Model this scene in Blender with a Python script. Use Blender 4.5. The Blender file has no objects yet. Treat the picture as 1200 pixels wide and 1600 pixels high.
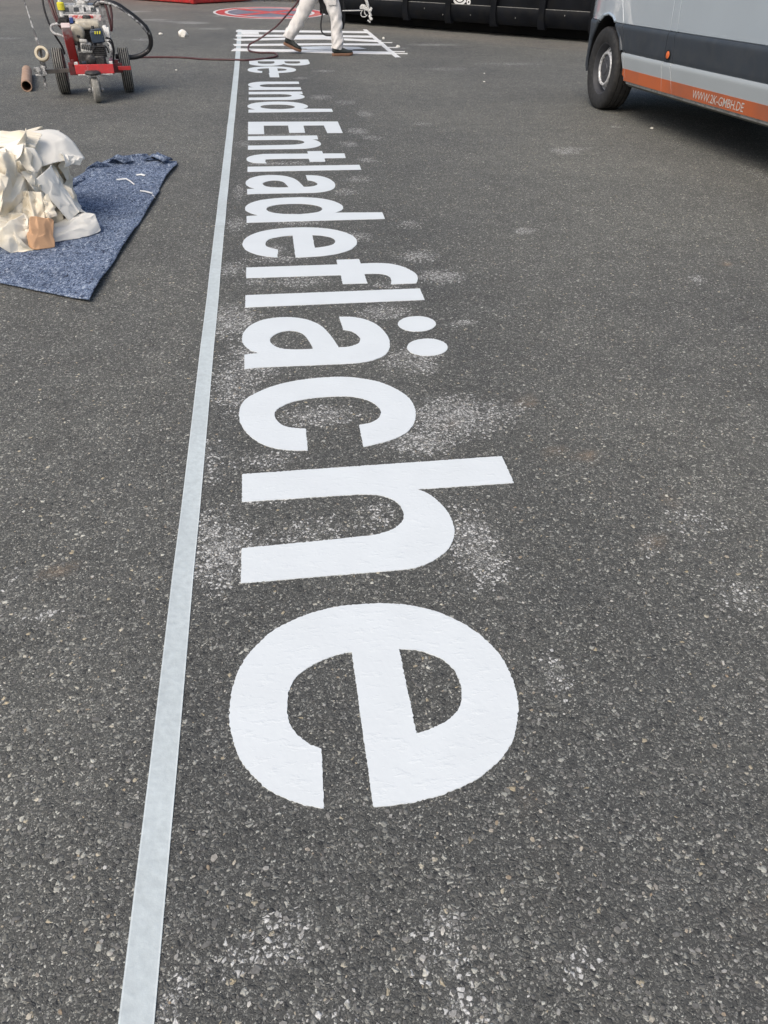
import bpy, bmesh, math, random
import numpy as np
from mathutils import Vector, Matrix, noise

scene = bpy.context.scene
COL = scene.collection
R = math.radians
rnd = random.Random(7)

# ------------------------------------------------------------------ camera
CAM_H = 1.30
yaw, pitch, roll = .1541, .6574, .0194
fwd = Vector((math.sin(yaw)*math.cos(pitch), math.cos(yaw)*math.cos(pitch), -math.sin(pitch)))
right = Vector((math.cos(yaw), -math.sin(yaw), 0))
up = right.cross(fwd)
r2 = right*math.cos(roll) + up*math.sin(roll)
u2 = -right*math.sin(roll) + up*math.cos(roll)
cam_data = bpy.data.cameras.new('camera')
cam = bpy.data.objects.new('camera', cam_data)
COL.objects.link(cam)
cam.matrix_world = Matrix(((r2.x, u2.x, -fwd.x, 0), (r2.y, u2.y, -fwd.y, 0), (r2.z, u2.z, -fwd.z, CAM_H), (0, 0, 0, 1)))
cam_data.sensor_fit = 'VERTICAL'
cam_data.sensor_height = 32
cam_data.lens = 1145.45/1600*32
cam_data.clip_start = .02
cam_data.clip_end = 2000
scene.camera = cam

# ------------------------------------------------------------------ light
SUN_EL, SUN_AZ = R(50), R(-140)          # azimuth measured from +Y towards +X
world = bpy.data.worlds.new('World')
scene.world = world
world.use_nodes = True
wn = world.node_tree.nodes
sky = wn.new('ShaderNodeTexSky')
sky.sky_type = 'NISHITA'
sky.sun_disc = False
sky.sun_elevation = SUN_EL
sky.sun_rotation = SUN_AZ
sky.air_density = 1.0
sky.dust_density = 4.0
sky.ozone_density = 0.0
world.node_tree.links.new(sky.outputs[0], wn['Background'].inputs[0])
wn['Background'].inputs[1].default_value = .12
sun_data = bpy.data.lights.new('sun', 'SUN')
sun_data.energy = 1.3
sun_data.angle = R(40)
sun_data.color = (1, .955, .86)
sun = bpy.data.objects.new('sun', sun_data)
COL.objects.link(sun)
sd = Vector((math.sin(SUN_AZ)*math.cos(SUN_EL), math.cos(SUN_AZ)*math.cos(SUN_EL), math.sin(SUN_EL)))
sun.rotation_euler = sd.to_track_quat('Z', 'Y').to_euler()
sun.location = (0, 0, 30)
scene.view_settings.view_transform = 'Standard'
scene.view_settings.look = 'None'
scene.view_settings.gamma = 1
scene.view_settings.use_curve_mapping = False
scene.view_settings.exposure = 0.35

# ------------------------------------------------------------------ helpers
def tag(o, label=None, cat=None, group=None, kind=None):
    if label: o['label'] = label
    if cat: o['category'] = cat
    if group: o['group'] = group
    if kind: o['kind'] = kind
    return o

def empty(name, loc=(0, 0, 0), rz=0, **k):
    o = bpy.data.objects.new(name, None)
    o.location = loc
    o.rotation_euler = (0, 0, rz)
    o.empty_display_size = .1
    COL.objects.link(o)
    return tag(o, **k)

def link(name, me, mats, parent=None, angle=40):
    if not isinstance(mats, (list, tuple)): mats = [mats]
    for m in mats:
        if m.name not in [x.name for x in me.materials if x]: me.materials.append(m)
    if angle:
        me.polygons.foreach_set('use_smooth', [True]*len(me.polygons))
        me.set_sharp_from_angle(angle=R(angle))
    o = bpy.data.objects.new(name, me)
    COL.objects.link(o)
    if parent: o.parent = parent
    return o

class MB:
    def __init__(s): s.v, s.f, s.m = [], [], []
    def add(s, vs, fs, mi=0):
        b = len(s.v)
        s.v += [tuple(p) for p in vs]
        s.f += [tuple(b+i for i in f) for f in fs]
        s.m += [mi]*len(fs)
        return s
    def box(s, c, d, rot=None, mi=0, taper=1.0):
        x, y, z = d[0]/2, d[1]/2, d[2]/2
        vs = [Vector((sx*x*(taper if sz > 0 else 1), sy*y*(taper if sz > 0 else 1), sz*z)) for sz in (-1, 1) for sy in (-1, 1) for sx in (-1, 1)]
        if rot is not None: vs = [rot @ p for p in vs]
        vs = [p+Vector(c) for p in vs]
        return s.add(vs, [(0, 2, 3, 1), (4, 5, 7, 6), (0, 1, 5, 4), (2, 6, 7, 3), (0, 4, 6, 2), (1, 3, 7, 5)], mi)
    def tube(s, pts, r, n=8, mi=0, caps=True, sub=0):
        pts = [Vector(p) for p in pts]
        if sub:
            q = []
            rr = r if isinstance(r, (list, tuple)) else None
            for i in range(len(pts)-1):
                p0, p1, p2, p3 = pts[max(i-1, 0)], pts[i], pts[i+1], pts[min(i+2, len(pts)-1)]
                for k in range(sub):
                    t = k/sub
                    q.append(.5*((2*p1)+(-p0+p2)*t+(2*p0-5*p1+4*p2-p3)*t*t+(-p0+3*p1-3*p2+p3)*t**3))
            q.append(pts[-1])
            if rr: r = [np.interp(i/sub, range(len(rr)), rr) for i in range(len(q))]
            pts = q
        N = len(pts)
        rs = r if isinstance(r, (list, tuple)) else [r]*N
        t0 = (pts[1]-pts[0]).normalized()
        a = t0.orthogonal().normalized()
        vs = []
        for i in range(N):
            t = (pts[min(i+1, N-1)]-pts[max(i-1, 0)]).normalized()
            a = (a - t*a.dot(t)).normalized()
            b = t.cross(a)
            for k in range(n):
                an = 2*math.pi*k/n
                vs.append(pts[i]+(a*math.cos(an)+b*math.sin(an))*rs[i])
        fs = [(i*n+k, i*n+(k+1) % n, (i+1)*n+(k+1) % n, (i+1)*n+k) for i in range(N-1) for k in range(n)]
        if caps: fs += [tuple(range(n))[::-1], tuple((N-1)*n+k for k in range(n))]
        return s.add(vs, fs, mi)
    def lathe(s, prof, o, axis, n=32, mi=0, closed=False):
        ax = Vector(axis).normalized(); a = ax.orthogonal().normalized(); b = ax.cross(a); o = Vector(o)
        vs = [o+ax*h+(a*math.cos(2*math.pi*k/n)+b*math.sin(2*math.pi*k/n))*r for r, h in prof for k in range(n)]
        N = len(prof)
        rng = range(N if closed else N-1)
        fs = [(i*n+k, i*n+(k+1) % n, ((i+1) % N)*n+(k+1) % n, ((i+1) % N)*n+k) for i in rng for k in range(n)]
        return s.add(vs, fs, mi)
    def loft(s, rings, mi=0, caps=True, closed=True):
        n = len(rings[0])
        vs = [p for r_ in rings for p in r_]
        K = n if closed else n-1
        fs = [(i*n+k, i*n+(k+1) % n, (i+1)*n+(k+1) % n, (i+1)*n+k) for i in range(len(rings)-1) for k in range(K)]
        if caps: fs += [tuple(range(n))[::-1], tuple((len(rings)-1)*n+k for k in range(n))]
        return s.add(vs, fs, mi)
    def ball(s, c, r, n=10, mi=0, sc=(1, 1, 1)):
        rings = []
        for i in range(1, n):
            a = math.pi*i/n
            rings.append([Vector(c)+Vector((r*sc[0]*math.sin(a)*math.cos(2*math.pi*k/(2*n)), r*sc[1]*math.sin(a)*math.sin(2*math.pi*k/(2*n)), -r*sc[2]*math.cos(a))) for k in range(2*n)])
        return s.loft(rings, mi)
    def mesh(s, name):
        me = bpy.data.meshes.new(name)
        me.from_pydata(s.v, [], s.f)
        bm = bmesh.new(); bm.from_mesh(me)
        for f, mi in zip(bm.faces, s.m): f.material_index = mi
        bmesh.ops.recalc_face_normals(bm, faces=bm.faces)
        bm.to_mesh(me); bm.free()
        return me
    def build(s, name, mats, parent=None, bevel=0, angle=40, seg=2):
        o = link(name, s.mesh(name), mats, parent, angle)
        if bevel:
            md = o.modifiers.new('bevel', 'BEVEL'); md.width = bevel; md.segments = seg; md.limit_method = 'ANGLE'; md.angle_limit = R(35)
        return o

def frozen(o):
    """the evaluated mesh of an object with modifiers, or of a curve, as plain mesh data"""
    dg = bpy.context.evaluated_depsgraph_get()
    dg.update()
    return bpy.data.meshes.new_from_object(o.evaluated_get(dg), depsgraph=dg)

# ------------------------------------------------------------------ materials
def new_mat(name):
    m = bpy.data.materials.new(name); m.use_nodes = True
    nt = m.node_tree
    return m, nt, nt.nodes['Principled BSDF']

def node(nt, typ, **k):
    n = nt.nodes.new(typ)
    for a, v in k.items():
        if a.startswith('i_'):
            key = a[2:]
            key = int(key) if key.isdigit() else key.replace('_', ' ')
            n.inputs[key].default_value = v
        else: setattr(n, a, v)
    return n

def ramp(nt, fac, stops):
    n = nt.nodes.new('ShaderNodeValToRGB')
    els = n.color_ramp.elements
    while len(els) < len(stops): els.new(.5)
    for e, (p, c) in zip(els, stops):
        e.position = p
        e.color = (c, c, c, 1) if not isinstance(c, (tuple, list)) else (*c[:3], 1)
    nt.links.new(fac, n.inputs[0])
    return n.outputs[0]

def mix(nt, fac, a, b, blend='MIX'):
    n = nt.nodes.new('ShaderNodeMix'); n.data_type = 'RGBA'; n.blend_type = blend
    for idx, v in ((0, fac), (6, a), (7, b)):
        sock = n.inputs[idx]
        if hasattr(v, 'is_linked'): nt.links.new(v, sock)
        elif isinstance(v, (int, float)) and idx == 0: sock.default_value = v
        elif isinstance(v, (int, float)): sock.default_value = (v, v, v, 1)
        else: sock.default_value = (*v[:3], 1)
    return n.outputs[2]

def math_(nt, op, a, b=0.0, clamp=False):
    n = nt.nodes.new('ShaderNodeMath'); n.operation = op; n.use_clamp = clamp
    for sock, v in ((n.inputs[0], a), (n.inputs[1], b)):
        if isinstance(v, (int, float)): sock.default_value = v
        else: nt.links.new(v, sock)
    return n.outputs[0]

def simple(name, col, rough=.5, metal=0, var=.15, scale=8, bump=0, bscale=60, splat=None, splat_amt=.3, coat=0, dirt=None, rvar=.15, splat_scale=14):
    """paint, plastic, metal ... with uneven colour, uneven gloss, optional white overspray or grime"""
    m, nt, b = new_mat(name)
    tc = node(nt, 'ShaderNodeTexCoord')
    nz = node(nt, 'ShaderNodeTexNoise', i_Scale=scale, i_Detail=5.0, i_Roughness=.6)
    nt.links.new(tc.outputs['Object'], nz.inputs['Vector'])
    dark = tuple(c*(1-var) for c in col); lite = tuple(min(1, c*(1+var)) for c in col)
    c = ramp(nt, nz.outputs[0], [(.3, dark), (.7, lite)])
    if dirt:
        n3 = node(nt, 'ShaderNodeTexNoise', i_Scale=scale*2.3, i_Detail=6.0)
        nt.links.new(tc.outputs['Object'], n3.inputs['Vector'])
        c = mix(nt, ramp(nt, n3.outputs[0], [(.45, 0), (.72, .75)]), c, dirt)
    if splat:
        n2 = node(nt, 'ShaderNodeTexNoise', i_Scale=splat_scale, i_Detail=8.0, i_Roughness=.75)
        nt.links.new(tc.outputs['Object'], n2.inputs['Vector'])
        c = mix(nt, ramp(nt, n2.outputs[0], [(.62-splat_amt*.4, 0), (.72-splat_amt*.4, 1)]), c, splat)
    nt.links.new(c, b.inputs['Base Color'])
    rr = ramp(nt, nz.outputs[0], [(.3, max(0, rough-rvar)), (.7, min(1, rough+rvar))])
    nt.links.new(rr, b.inputs['Roughness'])
    b.inputs['Metallic'].default_value = metal
    b.inputs['Coat Weight'].default_value = coat
    b.inputs['Coat Roughness'].default_value = .06
    if bump:
        nb = node(nt, 'ShaderNodeTexNoise', i_Scale=bscale, i_Detail=4.0)
        nt.links.new(tc.outputs['Object'], nb.inputs['Vector'])
        bp = node(nt, 'ShaderNodeBump', i_Strength=bump, i_Distance=.01)
        nt.links.new(nb.outputs[0], bp.inputs['Height'])
        nt.links.new(bp.outputs[0], b.inputs['Normal'])
    return m
GLYPH = {
 'e': [
  [(533,163,1),(530,150,0),(521,126,0),(503,91,0),(476,56,0),(436,23,0),(392,-1,0),(338,-15,0),(294,-20,0),(241,-17,0),(194,-8,0),(142,12,0),(91,49,0),(60,80,0),(31,132,0),(11,186,0),(0,248,0),(1,316,0),(4,355,0),(16,408,0),(30,442,0),(49,478,0),(86,524,0),(133,563,0),(188,591,0),(238,604,0),(290,606,0),(345,600,0),(388,585,0),(432,564,0),(466,534,0),(492,500,0),(514,460,0),(531,409,0),(540,362,0),(545,311,0),(544,277,0),(543,256,1),(152,257,1),(155,230,0),(169,185,0),(193,144,0),(213,124,0),(242,110,0),(276,104,0),(310,103,0),(340,109,0),(367,126,0),(390,148,0),(402,168,1)],
  [(157,368,1),(166,406,0),(184,440,0),(207,466,0),(233,481,0),(267,487,0),(299,485,0),(334,473,0),(361,449,0),(377,418,0),(386,391,0),(392,367,1)],
 ],
 'h': [
  [(3,-1,1),(0,827,1),(149,824,1),(147,523,1),(167,547,0),(200,567,0),(244,585,0),(294,594,0),(350,592,0),(391,580,0),(427,559,0),(455,530,0),(479,494,0),(493,454,0),(497,405,0),(497,364,0),(496,297,0),(496,270,0),(496,0,1),(357,1,1),(351,249,0),(347,306,0),(346,357,0),(340,386,0),(328,417,0),(308,442,0),(286,457,0),(256,462,0),(225,459,0),(199,448,0),(177,428,0),(162,403,0),(157,381,0),(151,347,0),(150,305,0),(147,0,1)],
 ],
 'c': [
  [(499,208,1),(493,165,0),(478,114,0),(443,63,0),(385,21,0),(315,-6,0),(254,-15,0),(182,-10,0),(126,12,0),(83,55,0),(42,114,0),(14,187,0),(0,272,0),(0,357,0),(18,428,0),(58,502,0),(122,559,0),(187,591,0),(247,601,0),(309,597,0),(373,579,0),(427,544,0),(462,495,0),(483,444,0),(498,390,1),(359,391,1),(350,429,0),(326,460,0),(289,476,0),(256,476,0),(211,458,0),(176,422,0),(156,377,0),(150,320,0),(153,250,0),(169,180,0),(196,139,0),(230,112,0),(269,107,0),(308,119,0),(337,139,0),(354,171,0),(362,209,1)],
 ],
 'a': [
  [(482,1,1),(356,0,1),(347,59,1),(318,25,0),(267,-1,0),(212,-11,0),(148,-6,0),(83,17,0),(34,57,0),(7,106,0),(0,179,0),(21,244,0),(59,290,0),(116,327,0),(196,352,0),(272,369,0),(330,379,1),(330,410,0),(316,446,0),(292,468,0),(256,476,0),(218,468,0),(182,449,0),(159,415,1),(20,410,1),(31,473,0),(68,527,0),(132,568,0),(222,591,0),(296,594,0),(367,582,0),(421,555,0),(458,508,0),(476,454,0),(480,380,0),(475,90,0),(475,47,0)],
  [(333,276,1),(251,262,0),(194,246,0),(159,221,0),(145,182,0),(160,142,0),(194,114,0),(234,103,0),(280,116,0),(313,145,0),(330,197,0)],
 ],
 'dots': [
  [(141,821,0),(166,812,0),(186,796,0),(202,775,0),(210,750,0),(211,725,0),(205,701,0),(192,680,0),(172,665,0),(149,657,0),(124,657,0),(99,665,0),(78,680,0),(61,702,0),(52,727,0),(51,754,0),(57,779,0),(72,800,0),(92,814,0),(116,822,0)],
  [(377,823,0),(401,814,0),(422,798,0),(437,776,0),(445,751,0),(446,725,0),(440,701,0),(426,680,0),(407,665,0),(384,657,0),(359,657,0),(335,665,0),(313,681,0),(297,703,0),(288,729,0),(286,756,0),(293,781,0),(308,802,0),(328,817,0),(352,824,0)],
 ],
 'f': [
  [(71,2,1),(71,464,1),(1,467,1),(0,584,1),(69,585,1),(70,673,0),(85,729,0),(122,782,0),(189,824,0),(249,843,0),(305,841,0),(373,822,1),(373,696,1),(324,706,0),(273,705,0),(237,682,0),(221,636,0),(221,585,1),(349,585,1),(347,465,1),(225,467,1),(220,2,1)],
 ],
 'l': [
  [(1,0,1),(0,827,1),(141,823,1),(146,0,1)],
 ],
 'd': [
  [(523,0,1),(391,0,1),(383,72,1),(335,28,0),(284,-3,0),(226,-11,0),(167,-3,0),(101,28,0),(47,87,0),(14,173,0),(0,276,0),(5,379,0),(45,480,0),(114,551,0),(188,587,0),(254,595,0),(314,579,0),(365,536,1),(382,824,1),(518,822,1)],
  [(374,284,0),(359,204,0),(316,141,0),(260,118,0),(200,135,0),(162,186,0),(147,253,0),(151,337,0),(175,402,0),(221,450,0),(275,464,0),(331,442,0),(361,391,0),(376,333,0)],
 ],
 't': [
  [(381,141,1),(376,78,0),(349,30,0),(295,-1,0),(231,-10,0),(172,2,0),(120,39,0),(81,105,0),(73,162,0),(83,468,1),(0,466,1),(0,584,1),(87,584,1),(95,752,1),(249,748,1),(248,584,1),(361,581,1),(356,465,1),(250,462,1),(250,159,0),(277,135,0),(318,132,0)],
 ],
 'E': [
  [(0,-1,1),(27,822,1),(547,817,1),(544,683,1),(198,679,1),(198,495,1),(519,491,1),(515,354,1),(186,356,1),(179,138,1),(557,138,1),(554,0,1)],
 ],
 'hy': [
  [(0,247,1),(2,371,1),(378,369,1),(376,254,1)],
 ],
}
STAIN_WHITE = [(-0.203,1.536,0.086,0.140,0.87),(-0.233,1.636,0.053,0.089,0.74),(0.483,1.491,0.071,0.161,0.74),(0.515,1.407,0.051,0.080,0.55),(0.582,2.179,0.169,0.139,0.74),(0.439,2.027,0.128,0.073,0.69),(0.750,2.205,0.092,0.071,0.51),(0.115,2.233,0.134,0.063,0.69),(-0.104,2.711,0.114,0.180,0.69),(-0.175,2.504,0.095,0.216,0.55),(-0.198,3.099,0.111,0.182,0.60),(0.502,2.644,0.115,0.094,0.55),(0.537,2.555,0.075,0.056,0.55),(0.466,3.114,0.115,0.089,0.55),(0.816,3.532,0.112,0.092,0.70),(0.759,3.843,0.102,0.093,0.55),(0.033,1.603,0.143,0.064,0.37),(0.238,1.651,0.055,0.068,0.41),(-0.071,1.767,0.113,0.039,0.32),(-0.067,1.972,0.122,0.052,0.41),(-0.248,1.994,0.050,0.156,0.32),(0.558,1.009,0.038,0.057,0.45),(0.553,1.038,0.023,0.043,0.50),(0.957,1.427,0.025,0.041,0.46),(1.119,1.208,0.066,0.065,0.37),(1.125,1.497,0.093,0.097,0.23),(-0.084,0.537,0.079,0.026,0.61),(-0.156,0.522,0.031,0.014,0.50),(-0.031,0.542,0.032,0.014,0.43),(0.189,0.504,0.038,0.046,0.65),(0.211,0.462,0.023,0.024,0.50),(0.218,0.402,0.040,0.014,0.58),(-0.018,0.421,0.059,0.012,0.43),(0.405,0.445,0.021,0.022,0.50),(-0.242,0.469,0.026,0.020,0.58),(-0.260,0.451,0.016,0.009,0.43),(0.184,0.434,0.026,0.013,0.43),(-0.634,1.363,0.077,0.023,0.32),(-0.727,1.501,0.049,0.021,0.28),(1.455,4.224,0.060,0.063,0.60),(2.401,6.249,0.117,0.124,0.50),(2.094,3.367,0.043,0.058,0.60),(0.789,2.959,0.056,0.028,0.74),(0.815,7.147,0.102,0.144,0.50),(0.974,7.980,0.075,0.175,0.40),(0.675,6.627,0.074,0.125,0.45),(0.893,6.869,0.077,0.107,0.40),(0.763,6.049,0.088,0.086,0.40),(0.622,5.475,0.090,0.090,0.40),(0.499,5.146,0.085,0.098,0.35),(0.167,4.489,0.151,0.051,0.45),(0.001,3.866,0.166,0.050,0.50),(0.475,4.195,0.087,0.093,0.40),(0.804,4.407,0.076,0.077,0.30),(-0.099,3.553,0.062,0.052,0.40),(0.116,3.531,0.156,0.070,0.45),(0.514,3.448,0.093,0.051,0.40),(-0.206,4.497,0.074,0.128,0.40),(-0.210,3.743,0.064,0.114,0.45),(0.045,3.294,0.206,0.078,0.30),(-0.029,4.022,0.103,0.085,0.40),(0.804,11.055,0.150,0.093,0.50),(0.480,10.424,0.094,0.111,0.40),(0.610,8.982,0.138,0.171,0.35),(0.853,8.648,0.121,0.161,0.30),(0.135,6.995,0.273,0.081,0.35),(0.103,5.992,0.239,0.062,0.40),(0.311,7.779,0.362,0.065,0.20),(-0.187,6.682,0.062,0.150,0.35),(-0.195,5.202,0.042,0.232,0.35),(1.450,7.467,0.084,0.095,0.30),(2.531,6.336,0.141,0.076,0.35),(5.067,9.381,0.161,0.164,0.30),(3.223,7.218,0.049,0.049,0.60),(-1.311,18.246,0.332,0.232,0.70),(-0.796,20.145,0.227,0.149,0.60),(-2.145,18.973,0.392,0.249,0.50),(-2.816,21.297,0.434,0.248,0.50),(-1.891,14.931,0.207,0.211,0.35),(-3.192,19.047,0.385,0.335,0.30),(-0.875,16.987,0.288,0.203,0.40),(-1.587,18.536,0.517,0.158,0.50),(2.201,13.770,0.210,0.142,0.40),(2.932,14.267,0.443,0.206,0.40),(3.543,11.759,0.567,0.186,0.25),(2.499,11.226,0.442,0.200,0.20),(3.628,5.433,0.149,0.317,0.15),(-4.690,18.916,0.247,0.248,0.40),(-4.007,15.061,0.200,0.215,0.30)]
STAIN_RUST = [(2.358,3.567,0.031,0.032,0.90),(0.864,2.252,0.026,0.019,0.90),(0.956,1.876,0.034,0.023,0.80),(0.861,1.914,0.021,0.016,0.60),(0.983,1.434,0.014,0.023,0.60),(-0.618,1.517,0.007,0.013,0.80),(0.548,2.130,0.011,0.013,0.30),(1.125,1.621,0.019,0.014,0.35),(0.397,0.724,0.010,0.008,0.12),(-0.268,0.538,0.006,0.006,0.12),(0.739,0.470,0.009,0.009,0.12)]
# ------------------------------------------------------------------ asphalt yard
def asphalt_material():
    m, nt, b = new_mat('asphalt')
    L = nt.links.new
    tc = node(nt, 'ShaderNodeTexCoord')
    P = tc.outputs['Object']
    dn = node(nt, 'ShaderNodeTexNoise', i_Scale=90.0, i_Detail=2.0)
    L(P, dn.inputs['Vector'])
    off = node(nt, 'ShaderNodeVectorMath', operation='SCALE'); off.inputs['Scale'].default_value = .008
    sub = node(nt, 'ShaderNodeVectorMath', operation='SUBTRACT'); sub.inputs[1].default_value = (.5, .5, .5)
    L(dn.outputs['Color'], sub.inputs[0]); L(sub.outputs[0], off.inputs[0])
    add = node(nt, 'ShaderNodeVectorMath', operation='ADD'); L(P, add.inputs[0]); L(off.outputs[0], add.inputs[1])
    Q = add.outputs[0]
    def stones(scale):
        v = node(nt, 'ShaderNodeTexVoronoi', i_Scale=scale, i_Randomness=1.0)
        e = node(nt, 'ShaderNodeTexVoronoi', i_Scale=scale, i_Randomness=1.0); e.feature = 'DISTANCE_TO_EDGE'
        L(Q, v.inputs['Vector']); L(Q, e.inputs['Vector'])
        s = node(nt, 'ShaderNodeSeparateColor'); L(v.outputs['Color'], s.inputs[0])
        return s.outputs[0], s.outputs[1], s.outputs[2], e.outputs['Distance']
    st = node(nt, 'ShaderNodeAttribute', attribute_name='stain'); 
    ru = node(nt, 'ShaderNodeAttribute', attribute_name='rust')
    big = node(nt, 'ShaderNodeTexNoise', i_Scale=.55, i_Detail=6.0, i_Roughness=.6); L(P, big.inputs['Vector'])
    med = node(nt, 'ShaderNodeTexNoise', i_Scale=6.0, i_Detail=5.0, i_Roughness=.65); L(P, med.inputs['Vector'])
    fine = node(nt, 'ShaderNodeTexNoise', i_Scale=420.0, i_Detail=3.0, i_Roughness=.7); L(P, fine.inputs['Vector'])
    ra, rb, rc, rd = stones(112.0)
    sa, sb, sc_, sd_ = stones(235.0)
    ta, tb, tcc, td = stones(430.0)
    # bitumen with the finest grit
    c = ramp(nt, fine.outputs[0], [(.3, (.032, .032, .032)), (.75, (.072, .071, .068))])
    gt = ramp(nt, ta, [(0, (.028, .028, .028)), (.5, (.06, .058, .055)), (.8, (.12, .117, .11)), (1, (.27, .26, .24))])
    mt = math_(nt, 'MULTIPLY', ramp(nt, td, [(.06, 0), (.2, 1)]), ramp(nt, tb, [(.3, 0), (.34, .9)]))
    c = mix(nt, mt, c, gt)
    g2 = ramp(nt, sa, [(0, (.03, .03, .031)), (.45, (.07, .068, .064)), (.72, (.125, .122, .115)), (.9, (.23, .222, .205)), (.985, (.36, .35, .32)), (1, (.26, .205, .14))])
    m2 = math_(nt, 'MULTIPLY', ramp(nt, sd_, [(.05, 0), (.17, 1)]), ramp(nt, sb, [(.4, 0), (.44, .95)]))
    c = mix(nt, m2, c, g2)
    g1 = ramp(nt, ra, [(0, (.032, .032, .033)), (.5, (.075, .073, .069)), (.75, (.12, .117, .11)), (.9, (.19, .184, .17)), (.965, (.30, .29, .265)), (.988, (.28, .225, .15)), (1, (.40, .39, .36))])
    m1 = math_(nt, 'MULTIPLY', ramp(nt, rd, [(.05, 0), (.14, 1)]), ramp(nt, rb, [(.60, 0), (.63, .95)]))
    c = mix(nt, m1, c, g1)
    # uneven wear over metres and hand widths
    c = mix(nt, 1.0, c, ramp(nt, big.outputs[0], [(.3, (.80, .80, .815)), (.7, (1.14, 1.13, 1.10))]), 'MULTIPLY')
    c = mix(nt, 1.0, c, (1.93, 1.99, 1.93), 'MULTIPLY')
    du = node(nt, 'ShaderNodeAttribute', attribute_name='dust')
    cl = node(nt, 'ShaderNodeAttribute', attribute_name='cleaned')
    c = mix(nt, math_(nt, 'MULTIPLY', cl.outputs['Fac'], ramp(nt, med.outputs[0], [(.3, .5), (.6, 1)])), c, mix(nt, 1.0, c, (.76, .77, .79), 'MULTIPLY'))
    c = mix(nt, math_(nt, 'MULTIPLY', du.outputs['Fac'], ramp(nt, big.outputs[0], [(.3, .35), (.7, 1)])), c, (.245, .215, .18))
    c = mix(nt, 1.0, c, ramp(nt, med.outputs[0], [(.3, (.86, .86, .86)), (.7, (1.14, 1.14, 1.14))]), 'MULTIPLY')
    # paint left on the stones after the old marking was taken off
    brk = node(nt, 'ShaderNodeTexNoise', i_Scale=26.0, i_Detail=6.0, i_Roughness=.7); L(P, brk.inputs['Vector'])
    k = math_(nt, 'MULTIPLY', st.outputs['Fac'], ramp(nt, brk.outputs[0], [(.34, .15), (.56, 1.0)]), True)
    k = math_(nt, 'MULTIPLY', k, 1.1, True)
    kb = math_(nt, 'GREATER_THAN', k, math_(nt, 'ADD', math_(nt, 'MULTIPLY', sc_, .9), .08))
    kb = math_(nt, 'MULTIPLY', kb, ramp(nt, sd_, [(.04, 0), (.15, .92)]))
    kc = math_(nt, 'GREATER_THAN', k, math_(nt, 'ADD', math_(nt, 'MULTIPLY', rc, .9), .04))
    kc = math_(nt, 'MULTIPLY', kc, ramp(nt, rd, [(.09, 0), (.17, .95)]))
    kk = math_(nt, 'MAXIMUM', math_(nt, 'MULTIPLY', kb, .5), kc)
    film = math_(nt, 'MULTIPLY', k, .07)
    kk = math_(nt, 'MAXIMUM', kk, film)
    c = mix(nt, kk, c, ramp(nt, sa, [(0, (.38, .38, .37)), (1, (.76, .76, .73))]))
    kr = math_(nt, 'MULTIPLY', ru.outputs['Fac'], ramp(nt, brk.outputs[0], [(.35, .2), (.58, 1.0)]), True)
    c = mix(nt, math_(nt, 'MULTIPLY', kr, math_(nt, 'ADD', math_(nt, 'MULTIPLY', m2, .5), .32)), c, (.46, .32, .20))
    L(c, b.inputs['Base Color'])
    b.inputs['Roughness'].default_value = .78
    b.inputs['Specular IOR Level'].default_value = .35
    h = math_(nt, 'ADD', math_(nt, 'MULTIPLY', ramp(nt, rd, [(0, 0), (.3, 1)]), math_(nt, 'ADD', math_(nt, 'MULTIPLY', m1, .8), .2)),
              math_(nt, 'MULTIPLY', math_(nt, 'MULTIPLY', ramp(nt, sd_, [(0, 0), (.35, 1)]), rc), .55))
    h = math_(nt, 'ADD', h, math_(nt, 'MULTIPLY', fine.outputs[0], .35))
    bp = node(nt, 'ShaderNodeBump', i_Strength=.65, i_Distance=.004)
    L(h, bp.inputs['Height']); L(bp.outputs[0], b.inputs['Normal'])
    return m

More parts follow.
